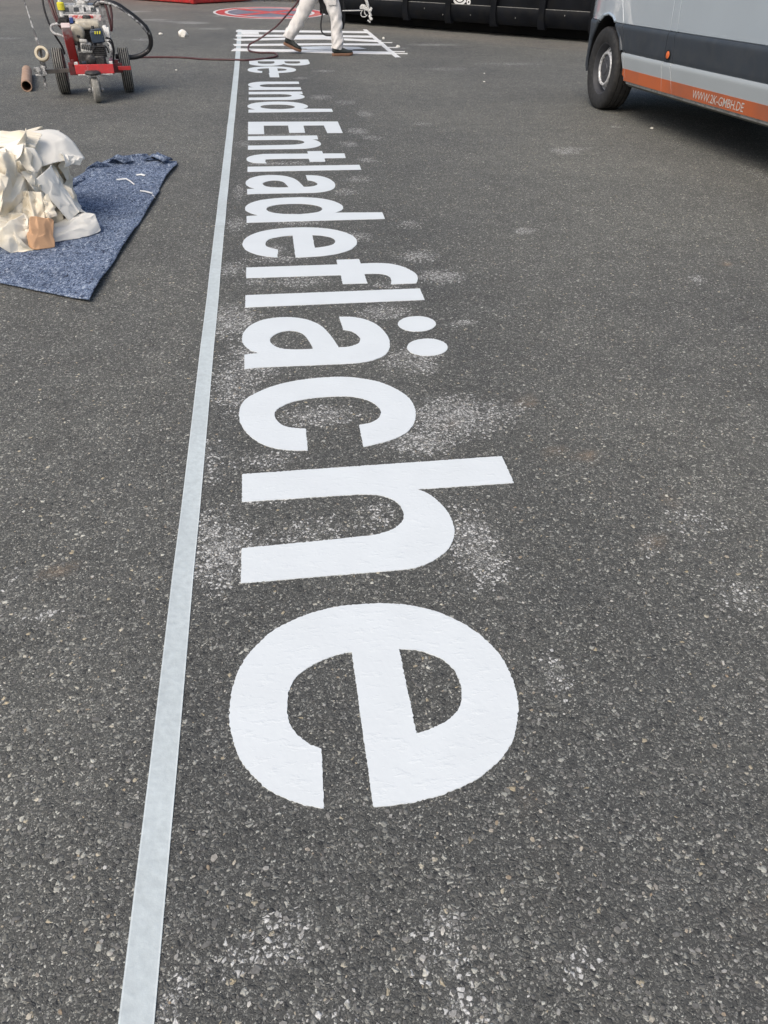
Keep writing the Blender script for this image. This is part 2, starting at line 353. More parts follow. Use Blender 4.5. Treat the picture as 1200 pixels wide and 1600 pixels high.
def build_ground():
    xs = np.concatenate([[-300, -60, -20, -9], np.arange(-4, 7.001, .04), [10, 20, 60, 300]])
    ys = np.concatenate([[-300, -60, -10, -2], np.arange(0.2, 8, .04), np.arange(8, 28.01, .08), [32, 45, 90, 300]])
    X, Y = np.meshgrid(xs, ys)
    nx, ny = len(xs), len(ys)
    co = np.zeros((nx*ny, 3), np.float32); co[:, 0] = X.ravel(); co[:, 1] = Y.ravel()
    i = np.arange(ny-1)[:, None]*nx+np.arange(nx-1)[None, :]
    quads = np.stack([i, i+1, i+nx+1, i+nx], -1).reshape(-1, 4)
    me = bpy.data.meshes.new('asphalt_yard')
    me.vertices.add(len(co)); me.vertices.foreach_set('co', co.ravel())
    me.loops.add(quads.size); me.loops.foreach_set('vertex_index', quads.ravel().astype(np.int32))
    me.polygons.add(len(quads)); me.polygons.foreach_set('loop_start', np.arange(0, quads.size, 4, dtype=np.int32))
    me.update()
    for nm, data in (('stain', STAIN_WHITE), ('rust', STAIN_RUST)):
        val = np.zeros(len(co), np.float32)
        for x, y, rx, ry, s in data:
            d2 = ((co[:, 0]-x)/max(rx, .028))**2+((co[:, 1]-y)/max(ry, .03))**2
            val = np.maximum(val, s*np.clip(1.3*np.exp(-d2*1.1)-.12, 0, 1))
        at = me.attributes.new(nm, 'FLOAT', 'POINT'); at.data.foreach_set('value', val)
    x, y = co[:, 0], co[:, 1]
    # sandy dirt in the far part of the yard and along the foot of the container
    t = np.clip((y-15.5)/7, 0, 1); far = .42*t*t*(3-2*t)
    dl = ((x-2.05)*.6773+(y-17.95)*.7357)
    strip = .42*np.exp(-((dl+.55)/.55)**2)*(np.abs(x-4) < 3.6)
    chalk = .55*np.exp(-((dl+1.05+.12*np.sin(x*3))/.07)**2)*((x > 3.3) & (x < 6))
    at = me.attributes.new('dust', 'FLOAT', 'POINT'); at.data.foreach_set('value', np.maximum(np.maximum(far, strip), chalk).astype(np.float32))
    sm_ = lambda a, b, v: np.clip((v-a)/(b-a), 0, 1)
    band = sm_(-.45, -.22, x)*(1-sm_(.75, 1.25, x))*(1-sm_(12.5, 14, y))*(.25+.75*sm_(.1, .7, y))
    at = me.attributes.new('cleaned', 'FLOAT', 'POINT'); at.data.foreach_set('value', band.astype(np.float32))
    o = link('asphalt_yard', me, asphalt_material(), angle=0)
    tag(o, 'dark grey worn asphalt yard surface', None, None, 'structure')
build_ground()

# ------------------------------------------------------------------ lettering
def paint_material(name, col, rough=.45):
    m, nt, b = new_mat(name); L = nt.links.new
    tc = node(nt, 'ShaderNodeTexCoord'); P = tc.outputs['Object']
    n1 = node(nt, 'ShaderNodeTexNoise', i_Scale=7.0, i_Detail=5.0); L(P, n1.inputs['Vector'])
    L(ramp(nt, n1.outputs[0], [(.3, tuple(c*.95 for c in col)), (.7, col)]), b.inputs['Base Color'])
    v = node(nt, 'ShaderNodeTexVoronoi', i_Scale=75.0); v.feature = 'SMOOTH_F1'; L(P, v.inputs['Vector'])
    mp = node(nt, 'ShaderNodeMapping'); mp.inputs['Scale'].default_value = (.5, 1.15, 1); L(P, mp.inputs[0])
    n2 = node(nt, 'ShaderNodeTexNoise', i_Scale=46.0, i_Detail=4.0, i_Roughness=.6); L(mp.outputs[0], n2.inputs['Vector'])
    n3 = node(nt, 'ShaderNodeTexNoise', i_Scale=150.0, i_Detail=2.0); L(P, n3.inputs['Vector'])
    lump = ramp(nt, n2.outputs[0], [(.54, 0), (.82, 1)])
    h = math_(nt, 'ADD', math_(nt, 'MULTIPLY', lump, .8), math_(nt, 'MULTIPLY', v.outputs['Distance'], -.28))
    h = math_(nt, 'ADD', h, math_(nt, 'MULTIPLY', n3.outputs[0], .10))
    bp = node(nt, 'ShaderNodeBump', i_Strength=.28, i_Distance=.0045)
    L(h, bp.inputs['Height']); L(bp.outputs[0], b.inputs['Normal'])
    b.inputs['Roughness'].default_value = rough
    return m
M_PAINT = paint_material('white_road_paint', (.735, .78, .795))
BASE_X = -.1144*CAM_H

def catmull(P, i, t):
    n = len(P)
    p0, p1, p2, p3 = P[(i-1) % n], P[i], P[(i+1) % n], P[(i+2) % n]
    if p1[2]: p0 = (2*p1[0]-p2[0], 2*p1[1]-p2[1])
    if p2[2]: p3 = (2*p2[0]-p1[0], 2*p2[1]-p1[1])
    return [.5*((2*p1[k])+(-p0[k]+p2[k])*t+(2*p0[k]-5*p1[k]+4*p2[k]-p3[k])*t*t+(-p0[k]+3*p1[k]-3*p2[k]+p3[k])*t**3) for k in (0, 1)]

def outline(P, step):
    out = []
    n = len(P)
    for i in range(n):
        a, c = P[i], P[(i+1) % n]
        k = max(1, int(math.hypot(a[0]-c[0], a[1]-c[1])/step))
        for j in range(k):
            out.append(((a[0]+(c[0]-a[0])*j/k, a[1]+(c[1]-a[1])*j/k) if (a[2] and c[2]) else tuple(catmull(P, i, j/k))))
    return out

STEM = 144
def rr(x0, y0, x1, y1, r):
    """rounded rectangle, square on the left, round on the right"""
    k = [(x0, y0, 1)]
    for a in range(-90, 91, 15):
        cy = y0+r if a <= 0 else y1-r
        k.append((x1-r+r*math.cos(R(a)), cy+r*math.sin(R(a)), 0))
    return k+[(x0, y1, 1)]
hh = GLYPH['h'][0]
GLYPH['n'] = [[(x, min(y, 586) if (i in (1, 2)) else (min(y, 560) if i == 3 else y), c) for i, (x, y, c) in enumerate(hh)]]
wn_ = max(p[0] for p in hh)
GLYPH['u'] = [[(wn_-x, 586-y, c) for x, y, c in GLYPH['n'][0]]]
lob = [(0, 0, 1)]
for cx, y0, y1 in ((520, 0, 470), (490, 440, 828)):
    rad = (y1-y0)/2
    for a in range(-90, 91, 15):
        if y0 == 0 and a > 75: continue
        if y0 and a < -45: continue
        lob.append((cx-190+190*math.cos(R(a)), (y0+y1)/2+rad*math.sin(R(a)), 0))
lob.append((0, 828, 1))
GLYPH['B'] = [lob, rr(STEM, 118, 372, 345, 95), rr(STEM, 485, 352, 700, 90)]

def make_letter(key, y_top, y_end, label, jag=.0007):
    g = GLYPH[key]
    w = max(p[0] for p in g[0]) if key != 'dots' else 482
    sc = (y_top-y_end)/(w/1000)
    cu = bpy.data.curves.new('painted_letter', 'CURVE'); cu.dimensions = '2D'; cu.fill_mode = 'BOTH'; cu.extrude = .0013
    near = y_top < 4
    for c in g:
        pts = outline(c, 4.5 if near else 18)
        sp = cu.splines.new('POLY'); sp.points.add(len(pts)-1); sp.use_cyclic_u = True
        for q, (gx, gy) in zip(sp.points, pts):
            x = BASE_X+gy/1000+rnd.gauss(0, jag); y = y_top-gx/1000*sc+rnd.gauss(0, jag)
            q.co = (x, y, 0, 1)
    tmp = bpy.data.objects.new('tmp', cu); COL.objects.link(tmp)
    me = frozen(tmp)
    bpy.data.objects.remove(tmp)
    # origin at the foot of the letter
    c0 = Vector((BASE_X, (y_top+y_end)/2, 0))
    me.transform(Matrix.Translation(-c0+Vector((0, 0, .0008))))
    o = link('painted_letter', me, M_PAINT, angle=0)
    o.location = c0
    return o
GRP = 'painted letters of the white ground marking'
LETTERS = [
 ('B', 12.25, 11.57, 'white painted capital B, first letter of the ground marking, nearest the worker'),
 ('e', 11.503, 10.874, 'white painted small e touching the hyphen beside the capital B'),
 ('hy', 10.87, 10.494, 'white painted hyphen stroke joined to the far e'),
 ('u', 10.12, 9.503, 'white painted small u standing first in the short middle word'),
 ('n', 9.365, 8.826, 'white painted small n between the u and the far d of the short word'),
 ('d', 8.713, 8.102, 'white painted small d closing the short word, before the capital E'),
 ('E', 7.624, 7.066, 'white painted capital E with three square arms'),
 ('n', 6.977, 6.465, 'white painted small n right after the capital E'),
 ('t', 6.373, 5.993, 'white painted small t with hooked foot and crossbar'),
 ('l', 5.892, 5.740, 'white painted small l, plain bar between the t and an a without dots'),
 ('a', 5.630, 5.136, 'white painted small a without dots'),
 ('d', 5.036, 4.513, 'white painted small d between the plain a and an e'),
 ('e', 4.393, 3.879, 'white painted small e between the d and the f'),
 ('f', 3.822, 3.449, 'white painted small f with hooked top'),
 ('l', 3.379, 3.232, 'white painted small l, plain bar between the f and the dotted a'),
 ('a', 3.103, 2.620, 'white painted small a with two round dots above it'),
 ('c', 2.515, 2.015, 'white painted small c beside the h, open towards the camera'),
 ('h', 1.908, 1.410, 'large white painted small h with its long stem'),
 ('e', 1.297, .7525, 'biggest white painted e, last letter and nearest the camera'),
]
for key, a, b_, lab in LETTERS:
    o = make_letter(key, a, b_, lab)
    tag(o, lab, 'letter', GRP)
    if lab.endswith('two round dots above it'):
        for c in GLYPH['dots']:
            save = GLYPH['dots']; GLYPH['dots'] = [c]
            d = make_letter('dots', 3.103, 2.620, '')
            GLYPH['dots'] = save
            d.name = 'umlaut_dot'; d.location = (0, 0, 0); d.parent = o

# ------------------------------------------------------------------ coarse stones of the near asphalt
def inside(poly, x, y):
    r = False; n = len(poly); j = n-1
    for i in range(n):
        if (poly[i][1] > y) != (poly[j][1] > y) and x < (poly[j][0]-poly[i][0])*(y-poly[i][1])/(poly[j][1]-poly[i][1])+poly[i][0]: r = not r
        j = i
    return r

def build_stones():
    polys = []
    for key, a, b_, _ in LETTERS[-4:]:
        sc = (a-b_)/(max(p[0] for p in GLYPH[key][0])/1000)
        polys.append((a, b_, [[(BASE_X+gy/1000, a-gx/1000*sc) for gx, gy in outline(c, 40)] for c in GLYPH[key]]))
    rng = np.random.default_rng(3)
    ico = bmesh.new(); bmesh.ops.create_icosphere(ico, subdivisions=1, radius=1)
    bv = np.array([v.co[:] for v in ico.verts]); bf = np.array([[v.index for v in f.verts] for f in ico.faces]); ico.free()
    V, F = [], []; k = 0
    for _ in range(11000):
        y = .3+2.6*rng.random()**1.5
        x = -.75+(1.75+.35*y)*rng.random()-.16*y
        if -.333 < x < -.257: continue
        hit = False
        for a, b_, cs in polys:
            if b_-.02 < y < a+.02 and -.19 < x < .72:
                c = sum(inside(p, x+dx, y+dy) for p in cs for dx, dy in ((0, 0),)) % 2
                near = any(sum(inside(p, x+dx, y+dy) for p in cs) % 2 for dx, dy in ((.007, 0), (-.007, 0), (0, .007), (0, -.007)))
                if c or near: hit = True; break
        if hit: continue
        r = .0021+.0029*rng.random()**2.6+(.003 if rng.random() < .022 else 0)
        s = np.array([r*(.8+.7*rng.random()), r*(.65+.4*rng.random()), r*.45])
        an = rng.random()*math.pi
        p = bv*(1+.3*(rng.random((len(bv), 1))-.5))*s
        q = np.stack([p[:, 0]*math.cos(an)-p[:, 1]*math.sin(an), p[:, 0]*math.sin(an)+p[:, 1]*math.cos(an), np.minimum(p[:, 2], r*.25)], 1)
        V.append(q+np.array([x, y, .0002+r*.02])); F.append(bf+k); k += len(bv)
    V = np.concatenate(V); F = np.concatenate(F)
    me = bpy.data.meshes.new('asphalt_stones')
    me.from_pydata(V.tolist(), [], F.tolist())
    m, nt, b = new_mat('aggregate')
    g = node(nt, 'ShaderNodeNewGeometry')
    c = ramp(nt, g.outputs['Random Per Island'], [(0, (.08, .08, .078)), (.3, (.15, .148, .14)), (.6, (.18, .178, .168)), (.78, (.26, .255, .24)), (.91, (.38, .375, .355)), (.955, (.32, .25, .17)), (.97, (.45, .41, .33)), (1, (.62, .61, .58))])
    n1 = node(nt, 'ShaderNodeTexNoise', i_Scale=300.0, i_Detail=4.0)
    tc = node(nt, 'ShaderNodeTexCoord'); nt.links.new(tc.outputs['Object'], n1.inputs['Vector'])
    c = mix(nt, 1.0, c, ramp(nt, n1.outputs[0], [(.3, .7), (.7, 1.15)]), 'MULTIPLY')
    nt.links.new(c, b.inputs['Base Color']); b.inputs['Roughness'].default_value = .7
    o = link('asphalt_stones', me, m, angle=50)
    tag(o, 'pale stones worn bare in the near asphalt around the last letters', 'stones', None, 'stuff')
build_stones()

# ------------------------------------------------------------------ tape line beside the lettering
def tape_material(name, col):
    m, nt, b = new_mat(name); L = nt.links.new
    tc = node(nt, 'ShaderNodeTexCoord'); P = tc.outputs['Object']
    n1 = node(nt, 'ShaderNodeTexNoise', i_Scale=45.0, i_Detail=5.0, i_Roughness=.6); L(P, n1.inputs['Vector'])
    n2 = node(nt, 'ShaderNodeTexNoise', i_Scale=2.5, i_Detail=3.0); L(P, n2.inputs['Vector'])
    c = ramp(nt, n1.outputs[0], [(.3, tuple(x*.9 for x in col)), (.7, tuple(min(1, x*1.07) for x in col))])
    c = mix(nt, 1.0, c, ramp(nt, n2.outputs[0], [(.3, .93), (.7, 1.05)]), 'MULTIPLY')
    L(c, b.inputs['Base Color']); b.inputs['Roughness'].default_value = .8; b.inputs['Specular IOR Level'].default_value = .25
    v = node(nt, 'ShaderNodeTexVoronoi', i_Scale=85.0); v.feature = 'SMOOTH_F1'; L(P, v.inputs['Vector'])
    h = math_(nt, 'ADD', math_(nt, 'MULTIPLY', v.outputs['Distance'], -.5), n1.outputs[0])
    bp = node(nt, 'ShaderNodeBump', i_Strength=.45, i_Distance=.003)
    L(h, bp.inputs['Height']); L(bp.outputs[0], b.inputs['Normal'])
    return m
M_TAPE = tape_material('grey_white_tape', (.53, .59, .605))
M_TAPE_EDGE = tape_material('loose_tape_edge', (.62, .68, .69))
M_MASK = tape_material('white_masking_strip', (.78, .79, .79))

def ribbon(name, pts, hw, mats, z=.0018, edge=.003, step=.25, wob=.0006, seed=1, lift_end=0):
    """a strip of tape along pts: thin, with slightly loose edges; pts are (x, y), hw a number or list"""
    rg = random.Random(seed)
    pts = [Vector((p[0], p[1], 0)) for p in pts]
    hws = hw if isinstance(hw, (list, tuple)) else [hw]*len(pts)
    P, H = [], []
    for i in range(len(pts)-1):
        n = max(1, int((pts[i+1]-pts[i]).length/step))
        for k in range(n):
            P.append(pts[i].lerp(pts[i+1], k/n)); H.append(hws[i]+(hws[i+1]-hws[i])*k/n)
    P.append(pts[-1]); H.append(hws[-1])
    mb = MB(); rows = []
    N = len(P)
    for i in range(N):
        t = (P[min(i+1, N-1)]-P[max(i-1, 0)]).normalized(); s = Vector((-t.y, t.x, 0))
        o = rg.gauss(0, wob); h = H[i]
        zz = z+(lift_end if i == N-1 else 0)
        row = []
        for f, dz in ((-1, .0003), (-1+edge/h, 0), (0, 0), (1-edge/h, 0), (1, .0003)):
            q = P[i]+s*(f*h+o)
            row.append(Vector((q.x, q.y, zz+dz+abs(rg.gauss(0, .0003)))))
        rows.append(row)
    vs = [p for r_ in rows for p in r_]
    b0 = [Vector((p.x, p.y, .0004)) for p in (q for r_ in rows for q in (r_[0], r_[4]))]
    n5 = len(vs)
    fs, mi = [], []
    for i in range(N-1):
        for k in range(4):
            fs.append((i*5+k, i*5+k+1, (i+1)*5+k+1, (i+1)*5+k)); mi.append(1 if k in (0, 3) else 0)
        fs.append((i*5, (i+1)*5, n5+(i+1)*2, n5+i*2)); mi.append(1)
        fs.append((i*5+4, n5+i*2+1, n5+(i+1)*2+1, (i+1)*5+4)); mi.append(1)
    me = bpy.data.meshes.new(name)
    c = sum(P, Vector())/N
    me.from_pydata([tuple(p-c) for p in vs+b0], [], fs)
    me.polygons.foreach_set('material_index', mi)
    o = link(name, me, mats, angle=30)
    o.location = c
    return o
tag(ribbon('tape_strip', [(-.2945, -.15), (-.297, 2.0), (-.3012, 4.49)], [.027, .027, .0272], [M_TAPE, M_TAPE_EDGE], seed=2),
    'long grey white tape strip along the left of the lettering, nearer length below the overlap', 'tape', 'long tape line beside the lettering')
tag(ribbon('tape_strip', [(-.334, 16.85), (-.3085, 11.13), (-.3022, 7.0), (-.3012, 4.46)], [.038, .0325, .029, .0274], [M_TAPE, M_TAPE_EDGE], z=.0027, seed=3, lift_end=.0015),
    'long grey white tape strip along the left of the lettering, farther length', 'tape', 'long tape line beside the lettering')

# ------------------------------------------------------------------ masked field at the worker's feet
GM = 'white masking strips laid across the masked field'
for i, (pts, hw, lab) in enumerate((
    ([(-.40, 16.54), (.9, 16.52), (2.08, 16.43)], .19, 'white masking strip farthest from the camera in the masked field'),
    ([(-.39, 15.66), (.9, 15.66), (2.07, 15.58)], .17, 'second white masking strip of the field counted from its far edge'),
    ([(-.39, 14.92), (.547, 15.16), (1.175, 15.2), (1.477, 15.08), (2.06, 14.80)], .15, 'bowed white masking strip in the middle of the masked field'),
    ([(-.40, 14.10), (.508, 14.20), (1.105, 14.28), (2.07, 14.25)], .13, 'white masking strip between the bowed one and the nearest one'),
    ([(-.40, 13.45), (.6, 13.3), (1.009, 13.19), (2.04, 13.04)], .16, 'white masking strip nearest the camera, right above the capital B'))):
    tag(ribbon('masking_strip', pts, hw, [M_MASK, M_MASK], z=.003+.0006*i, seed=20+i, edge=.01, wob=.006), lab, 'masking strip', GM)
tag(ribbon('tape_strip', [(2.068, 16.95), (2.04, 14.7), (2.012, 12.45)], .036, [M_MASK, M_MASK], z=.0085, seed=31, wob=.003),
    'white tape strip closing the right side of the masked field', 'tape')
tag(ribbon('masking_sheet', [(-.30, 16.17), (.012, 16.18)], .28, [M_MASK, M_MASK], z=.0115, seed=33, edge=.02),
    'small white rectangular masking sheet at the far left corner of the field', 'masking sheet')
for i, (a, b_, w_, lab) in enumerate((
    ((2.04, 14.56), (2.24, 14.52), .012, 'thin white tape tail farthest up on the right side of the masked field'),
    ((2.06, 13.81), (2.225, 13.775), .012, 'thin white tape tail in the middle of the right side of the masked field'),
    ((2.03, 13.225), (2.235, 13.19), .016, 'thin white tape tail second nearest on the right side of the masked field'),
    ((1.99, 12.99), (2.235, 12.935), .014, 'thin white tape tail nearest the camera on the right side of the masked field'))):
    tag(ribbon('tape_tail', [a, b_], w_, [M_MASK, M_MASK], z=.0105, seed=40+i, step=.06, wob=.004, edge=.002, lift_end=.003), lab, 'tape tail', 'loose tape tails on the right of the field')
def flat_patch(name, poly, mat, z, label, cat, kind=None):
    cu = bpy.data.curves.new(name, 'CURVE'); cu.dimensions = '2D'; cu.fill_mode = 'BOTH'; cu.extrude = .0006
    for pl in (poly if isinstance(poly[0][0], (tuple, list)) else [poly]):
        sp = cu.splines.new('POLY'); sp.points.add(len(pl)-1); sp.use_cyclic_u = True
        for q, p in zip(sp.points, pl): q.co = (p[0], p[1], 0, 1)
    t = bpy.data.objects.new('tmp', cu); COL.objects.link(t); me = frozen(t); bpy.data.objects.remove(t)
    o = link(name, me, mat, angle=0); o.location.z = z
    return tag(o, label, cat, None, kind)
M_FRESH = paint_material('fresh_white_paint', (.74, .775, .81), .3)
flat_patch('wet_paint', [((.62)+.52*(1+math.cos(2*math.pi*k/40))+.06*math.sin(5*k), 13.74+.26*math.sin(2*math.pi*k/40)) for k in range(40)], M_FRESH, .0012,
           'fresh bluish white paint patch between the two nearest masking strips', 'paint')
flat_patch('wet_paint', [(.62+.34*(1+math.cos(2*math.pi*k/36))+.03*math.sin(7*k), 15.42+.22*math.sin(2*math.pi*k/36)) for k in range(36)], M_FRESH, .0016,
           'small fresh white paint patch behind the bowed masking strip', 'paint')

# ------------------------------------------------------------------ no stopping symbol on the ground
M_SRED = simple('red_road_paint', (.55, .05, .045), .6, var=.2, scale=1.2, splat=(.52, .24, .20), splat_amt=.3, splat_scale=2.5)
M_SBLUE = simple('faded_blue_road_paint', (.175, .175, .225), .65, var=.2, scale=3, splat=(.27, .25, .26), splat_amt=.3, splat_scale=3)
M_SWHITE = simple('worn_white_road_paint', (.7, .68, .66), .6, var=.12, scale=5)
SX, SY, SA, SB = .32, 21.35, 1.335, 1.92
def ring_pts(f, n=72): return [(SA*f*math.cos(2*math.pi*k/n), SB*f*math.sin(2*math.pi*k/n)) for k in range(n)]
sign = empty('ground_sign', (SX, SY, 0), 0, label='round red and blue no stopping symbol painted on the asphalt behind the worker', cat='road marking')
def sign_part(name, polys, mat, z):
    o = flat_patch(name, polys, mat, z, None, None); o.parent = sign; return o
sign_part('white_border', [ring_pts(1.0), ring_pts(.955)], M_SWHITE, .002)
sign_part('red_ring', [ring_pts(.953), ring_pts(.80)], M_SRED, .002)
sign_part('white_line', [ring_pts(.798), ring_pts(.745)], M_SWHITE, .002)
sign_part('blue_field', ring_pts(.743), M_SBLUE, .001)
def bar(sgn):
    a = R(45)*sgn; w_ = .10
    d = (math.cos(a), math.sin(a)); n = (-d[1], d[0])
    q = [(d[0]*.742+n[0]*w_, d[1]*.742+n[1]*w_), (-d[0]*.742+n[0]*w_, -d[1]*.742+n[1]*w_), (-d[0]*.742-n[0]*w_, -d[1]*.742-n[1]*w_), (d[0]*.742-n[0]*w_, d[1]*.742-n[1]*w_)]
    return [(x*SA, y*SB) for x, y in q]
sign_part('red_bar', bar(1), M_SRED, .0030)
sign_part('red_bar', bar(-1), M_SRED, .0044)
# ------------------------------------------------------------------ grey van on the right
M_VAN = simple('van_silver_paint', (.53, .61, .68), .18, metal=.28, var=.02, scale=3, coat=1.0, rvar=.05)
M_VLOW = simple('van_dusty_paint', (.37, .405, .425), .34, var=.03, scale=2.5, coat=.4, rvar=.05)
M_VDARK = simple('van_dark_plastic', (.042, .052, .066), .5, var=.10, scale=4, dirt=(.060, .068, .078), bump=.08, bscale=240)
M_ORANGE = simple('orange_film', (.50, .125, .042), .42, var=.08, scale=.9, dirt=(.24, .105, .075))
M_BLACK = simple('black_rubber', (.012, .012, .013), .7, var=.2)
M_TYRE = simple('tyre_rubber', (.022, .022, .023), .75, var=.25, scale=14, dirt=(.05, .048, .045), bump=.15, bscale=150)
M_RIM = simple('silver_wheel_paint', (.68, .69, .70), .4, metal=.2, var=.08, scale=20, dirt=(.2, .19, .18))
M_CAP = simple('grey_hub_plastic', (.06, .062, .07), .5, var=.1, scale=20)
M_AMBER = simple('amber_lens', (.75, .17, .05), .25, var=.1, scale=60)
M_GLASS = simple('dark_window_glass', (.012, .016, .018), .06, var=.1, coat=.5, rvar=.02)
M_SILL = simple('pale_sill_paint', (.45, .44, .41), .45, var=.1, scale=10, dirt=(.2, .18, .15))
M_TEXT = simple('pale_letter_film', (.55, .50, .46), .5, var=.1, scale=30)

M_VAN.node_tree.nodes['Principled BSDF'].inputs['Coat IOR'].default_value = 2.3
M_VAN.node_tree.nodes['Principled BSDF'].inputs['Coat Roughness'].default_value = .02
VAN_HEAD = R(3.5)
VAN_RAKE = R(.785)                    # unloaded: the tail stands a little higher
VAN = empty('delivery_van', (3.396+math.cos(VAN_HEAD)*.965, 8.119+math.sin(VAN_HEAD)*.965, 0), VAN_HEAD,
            label='silver grey van with dark side moulding and an orange stripe bearing a web address', cat='van')
VAN.rotation_euler.x = -VAN_RAKE
def v_inset(z):
    return float(np.interp(z, [.27, .285, .31, .5, .8, 1.1, 1.3, 2.0, 2.45, 2.6], [.075, .045, .010, 0, 0, .004, .03, .11, .18, .30]))
def v_nose(s, z=1.0):
    s0 = -.33
    base = .010*max(0, 1.6-s)**2           # the side bows in a little towards the nose
    if s >= s0: return base
    t = min(1, (s0-s)/(1+s0))
    return base+.56*t**2.2
def vp(s, z, out=0.0, side=-1):
    """point on the van's left side: s metres behind the front axle, z up, out metres proud"""
    return Vector((side*(1.0-v_inset(z)-v_nose(s)+out), -s, z))

def van_ring(z, front, rear, off):
    """plan outline of the core at height z"""
    pts = []
    e0 = max(front+.45, -.24); ss = list(np.linspace(front, e0, 9))+list(np.linspace(e0, rear, 7))[1:]
    for s in ss:
        e = v_nose(s) if front < -.6 else .25*max(0, 1-(s-front)/.5)**2+.010*max(0, 1.6-s)**2
        pts.append(Vector((-(1.0-v_inset(z)-e-off), -s, z)))
    return pts+[Vector((-p.x, p.y, z)) for p in reversed(pts)]
mb = MB()
mb.loft([van_ring(z, f, r, .016) for z, f, r in ((.29, -.93, 4.70), (.45, -.985, 4.72), (.75, -1.0, 4.72), (.98, -.97, 4.72), (1.12, -.82, 4.71), (1.30, -.36, 4.70), (1.38, -.16, 4.70), (1.8, .22, 4.68), (2.2, .58, 4.66), (2.45, .86, 4.63), (2.58, 1.15, 4.58))])
core = mb.build('body', [M_VAN, M_BLACK], VAN, angle=30)
arch_poly = [(-.47, .10), (-.455, .40), (-.40, .58), (-.28, .735), (-.16, .80), (-.05, .818), (.05, .80), (.155, .742), (.285, .645), (.37, .525), (.455, .39), (.515, .27), (.52, .10)]
def arch_cut(side, s0, depth=.42):
    m = MB()
    a = [Vector((side*1.2, -(s+s0), z)) for s, z in arch_poly]; b = [Vector((side*(1.0-depth), -(s+s0), z)) for s, z in arch_poly]
    m.loft([a, b])
    o = m.build('cutter', [M_BLACK], VAN, angle=0)
    return o
def cut(o, cutters):
    for c in cutters:
        md = o.modifiers.new('b', 'BOOLEAN'); md.object = c; md.operation = 'DIFFERENCE'; md.solver = 'EXACT'
        try: md.material_mode = 'TRANSFER'
        except Exception: pass
    me = frozen(o); o.modifiers.clear(); o.data = me
cs = [arch_cut(sd_, s0) for sd_ in (-1, 1) for s0 in (0, 3.665)]
cut(core, cs)
def lerp(a, b, t): return a+(b-a)*t
def panel(name, s0f, s1f, z0, z1, mat, prof=None, th=.014, cutters=(), ns=10, nz=8, parent=VAN, bevel=.004):
    """a thick curved side panel between the seam lines s0f(z) and s1f(z)"""
    rows_o, rows_i = [], []
    for j in range(nz+1):
        z = lerp(z0, z1, j/nz); p = prof(j/nz) if prof else 0
        a, b = s0f(z), s1f(z)
        rows_o.append([vp(lerp(a, b, i/ns), z, p) for i in range(ns+1)])
        rows_i.append([vp(lerp(a, b, i/ns), z, -th) for i in range(ns+1)])
    m = MB(); W = ns+1
    vs = [q for r_ in rows_o for q in r_]+[q for r_ in rows_i for q in r_]
    K = W*(nz+1); fs = []
    for j in range(nz):
        for i in range(ns):
            fs.append((j*W+i, j*W+i+1, (j+1)*W+i+1, (j+1)*W+i)); fs.append((K+j*W+i, K+(j+1)*W+i, K+(j+1)*W+i+1, K+j*W+i+1))
        fs.append((j*W, (j+1)*W, K+(j+1)*W, K+j*W)); fs.append((j*W+ns, K+j*W+ns, K+(j+1)*W+ns, (j+1)*W+ns))
    for i in range(ns):
        fs.append((i, K+i, K+i+1, i+1)); fs.append((nz*W+i, nz*W+i+1, K+nz*W+i+1, K+nz*W+i))
    m.add(vs, fs)
    o = m.build(name, [mat, M_BLACK] if cutters else [mat], parent, bevel=0, angle=30)
    if cutters: cut(o, cutters)
    if bevel:
        md = o.modifiers.new('bevel', 'BEVEL'); md.width = bevel; md.segments = 2; md.limit_method = 'ANGLE'; md.angle_limit = R(50)
    return o
def seam(xs, zs, d=0): return lambda z: float(np.interp(z, zs, xs))+d
zz = [.31, .53, .75, .96, 1.4, 2.4]
S1 = [.533, .423, .310, .185, .10, .75]; S2 = [1.238, 1.172, 1.194, 1.162, 1.14, 1.16]; S3 = [1.418, 1.315, 1.305, 1.27, 1.25, 1.26]
G_ = .004
F0 = lambda z: -.93
spans = (('fender', F0, seam(S1, zz, -G_)), ('front_door', seam(S1, zz, G_), seam(S2, zz, -G_)), ('door_pillar', seam(S2, zz, G_), seam(S3, zz, -G_)),
         ('sliding_door', seam(S3, zz, G_), lambda z: 2.98), ('rear_quarter', lambda z: 2.988, lambda z: 4.66))
def mould_prof(t):          # swells out near its top edge, tucks in below
    return float(np.interp(t, [0, .06, .5, .85, .95, 1], [-.012, -.006, .006, .014, .012, .002]))
def low_prof(t): return float(np.interp(t, [0, .9, .97, 1], [.002, .006, .004, -.004]))
for nm, a, b in spans:
    cut_by = cs[:1] if nm == 'fender' else (cs[1:2] if nm == 'rear_quarter' else ())
    ztop = 1.10 if nm == 'fender' else 2.42
    up_ = panel(nm, a, b, .757, ztop, M_VAN, None, cutters=cut_by, ns=14, nz=14, bevel=.0015)
    mid = {'fender': -.05, 'rear_quarter': 3.615}.get(nm)
    pieces = [(a, b)] if mid is None else [(a, (lambda z, q=mid: q)), ((lambda z, q=mid: q), b)]
    for pa, pb in pieces:
        panel('side_moulding', pa, pb, .535, .752, M_VDARK, mould_prof, cutters=cut_by, parent=up_, ns=14, nz=12, bevel=.002)
        panel('lower_panel', pa, pb, .312, .532, M_VLOW, low_prof, cutters=cut_by, parent=up_, ns=14, nz=12, bevel=.0015)
    if nm not in ('fender', 'rear_quarter'):
        panel('orange_stripe', (lambda f: (lambda z: f(z)+.001))(a), (lambda f: (lambda z: f(z)-.001))(b), .316, .411, M_ORANGE, lambda t: .0068, th=0, parent=up_, nz=4, bevel=0)
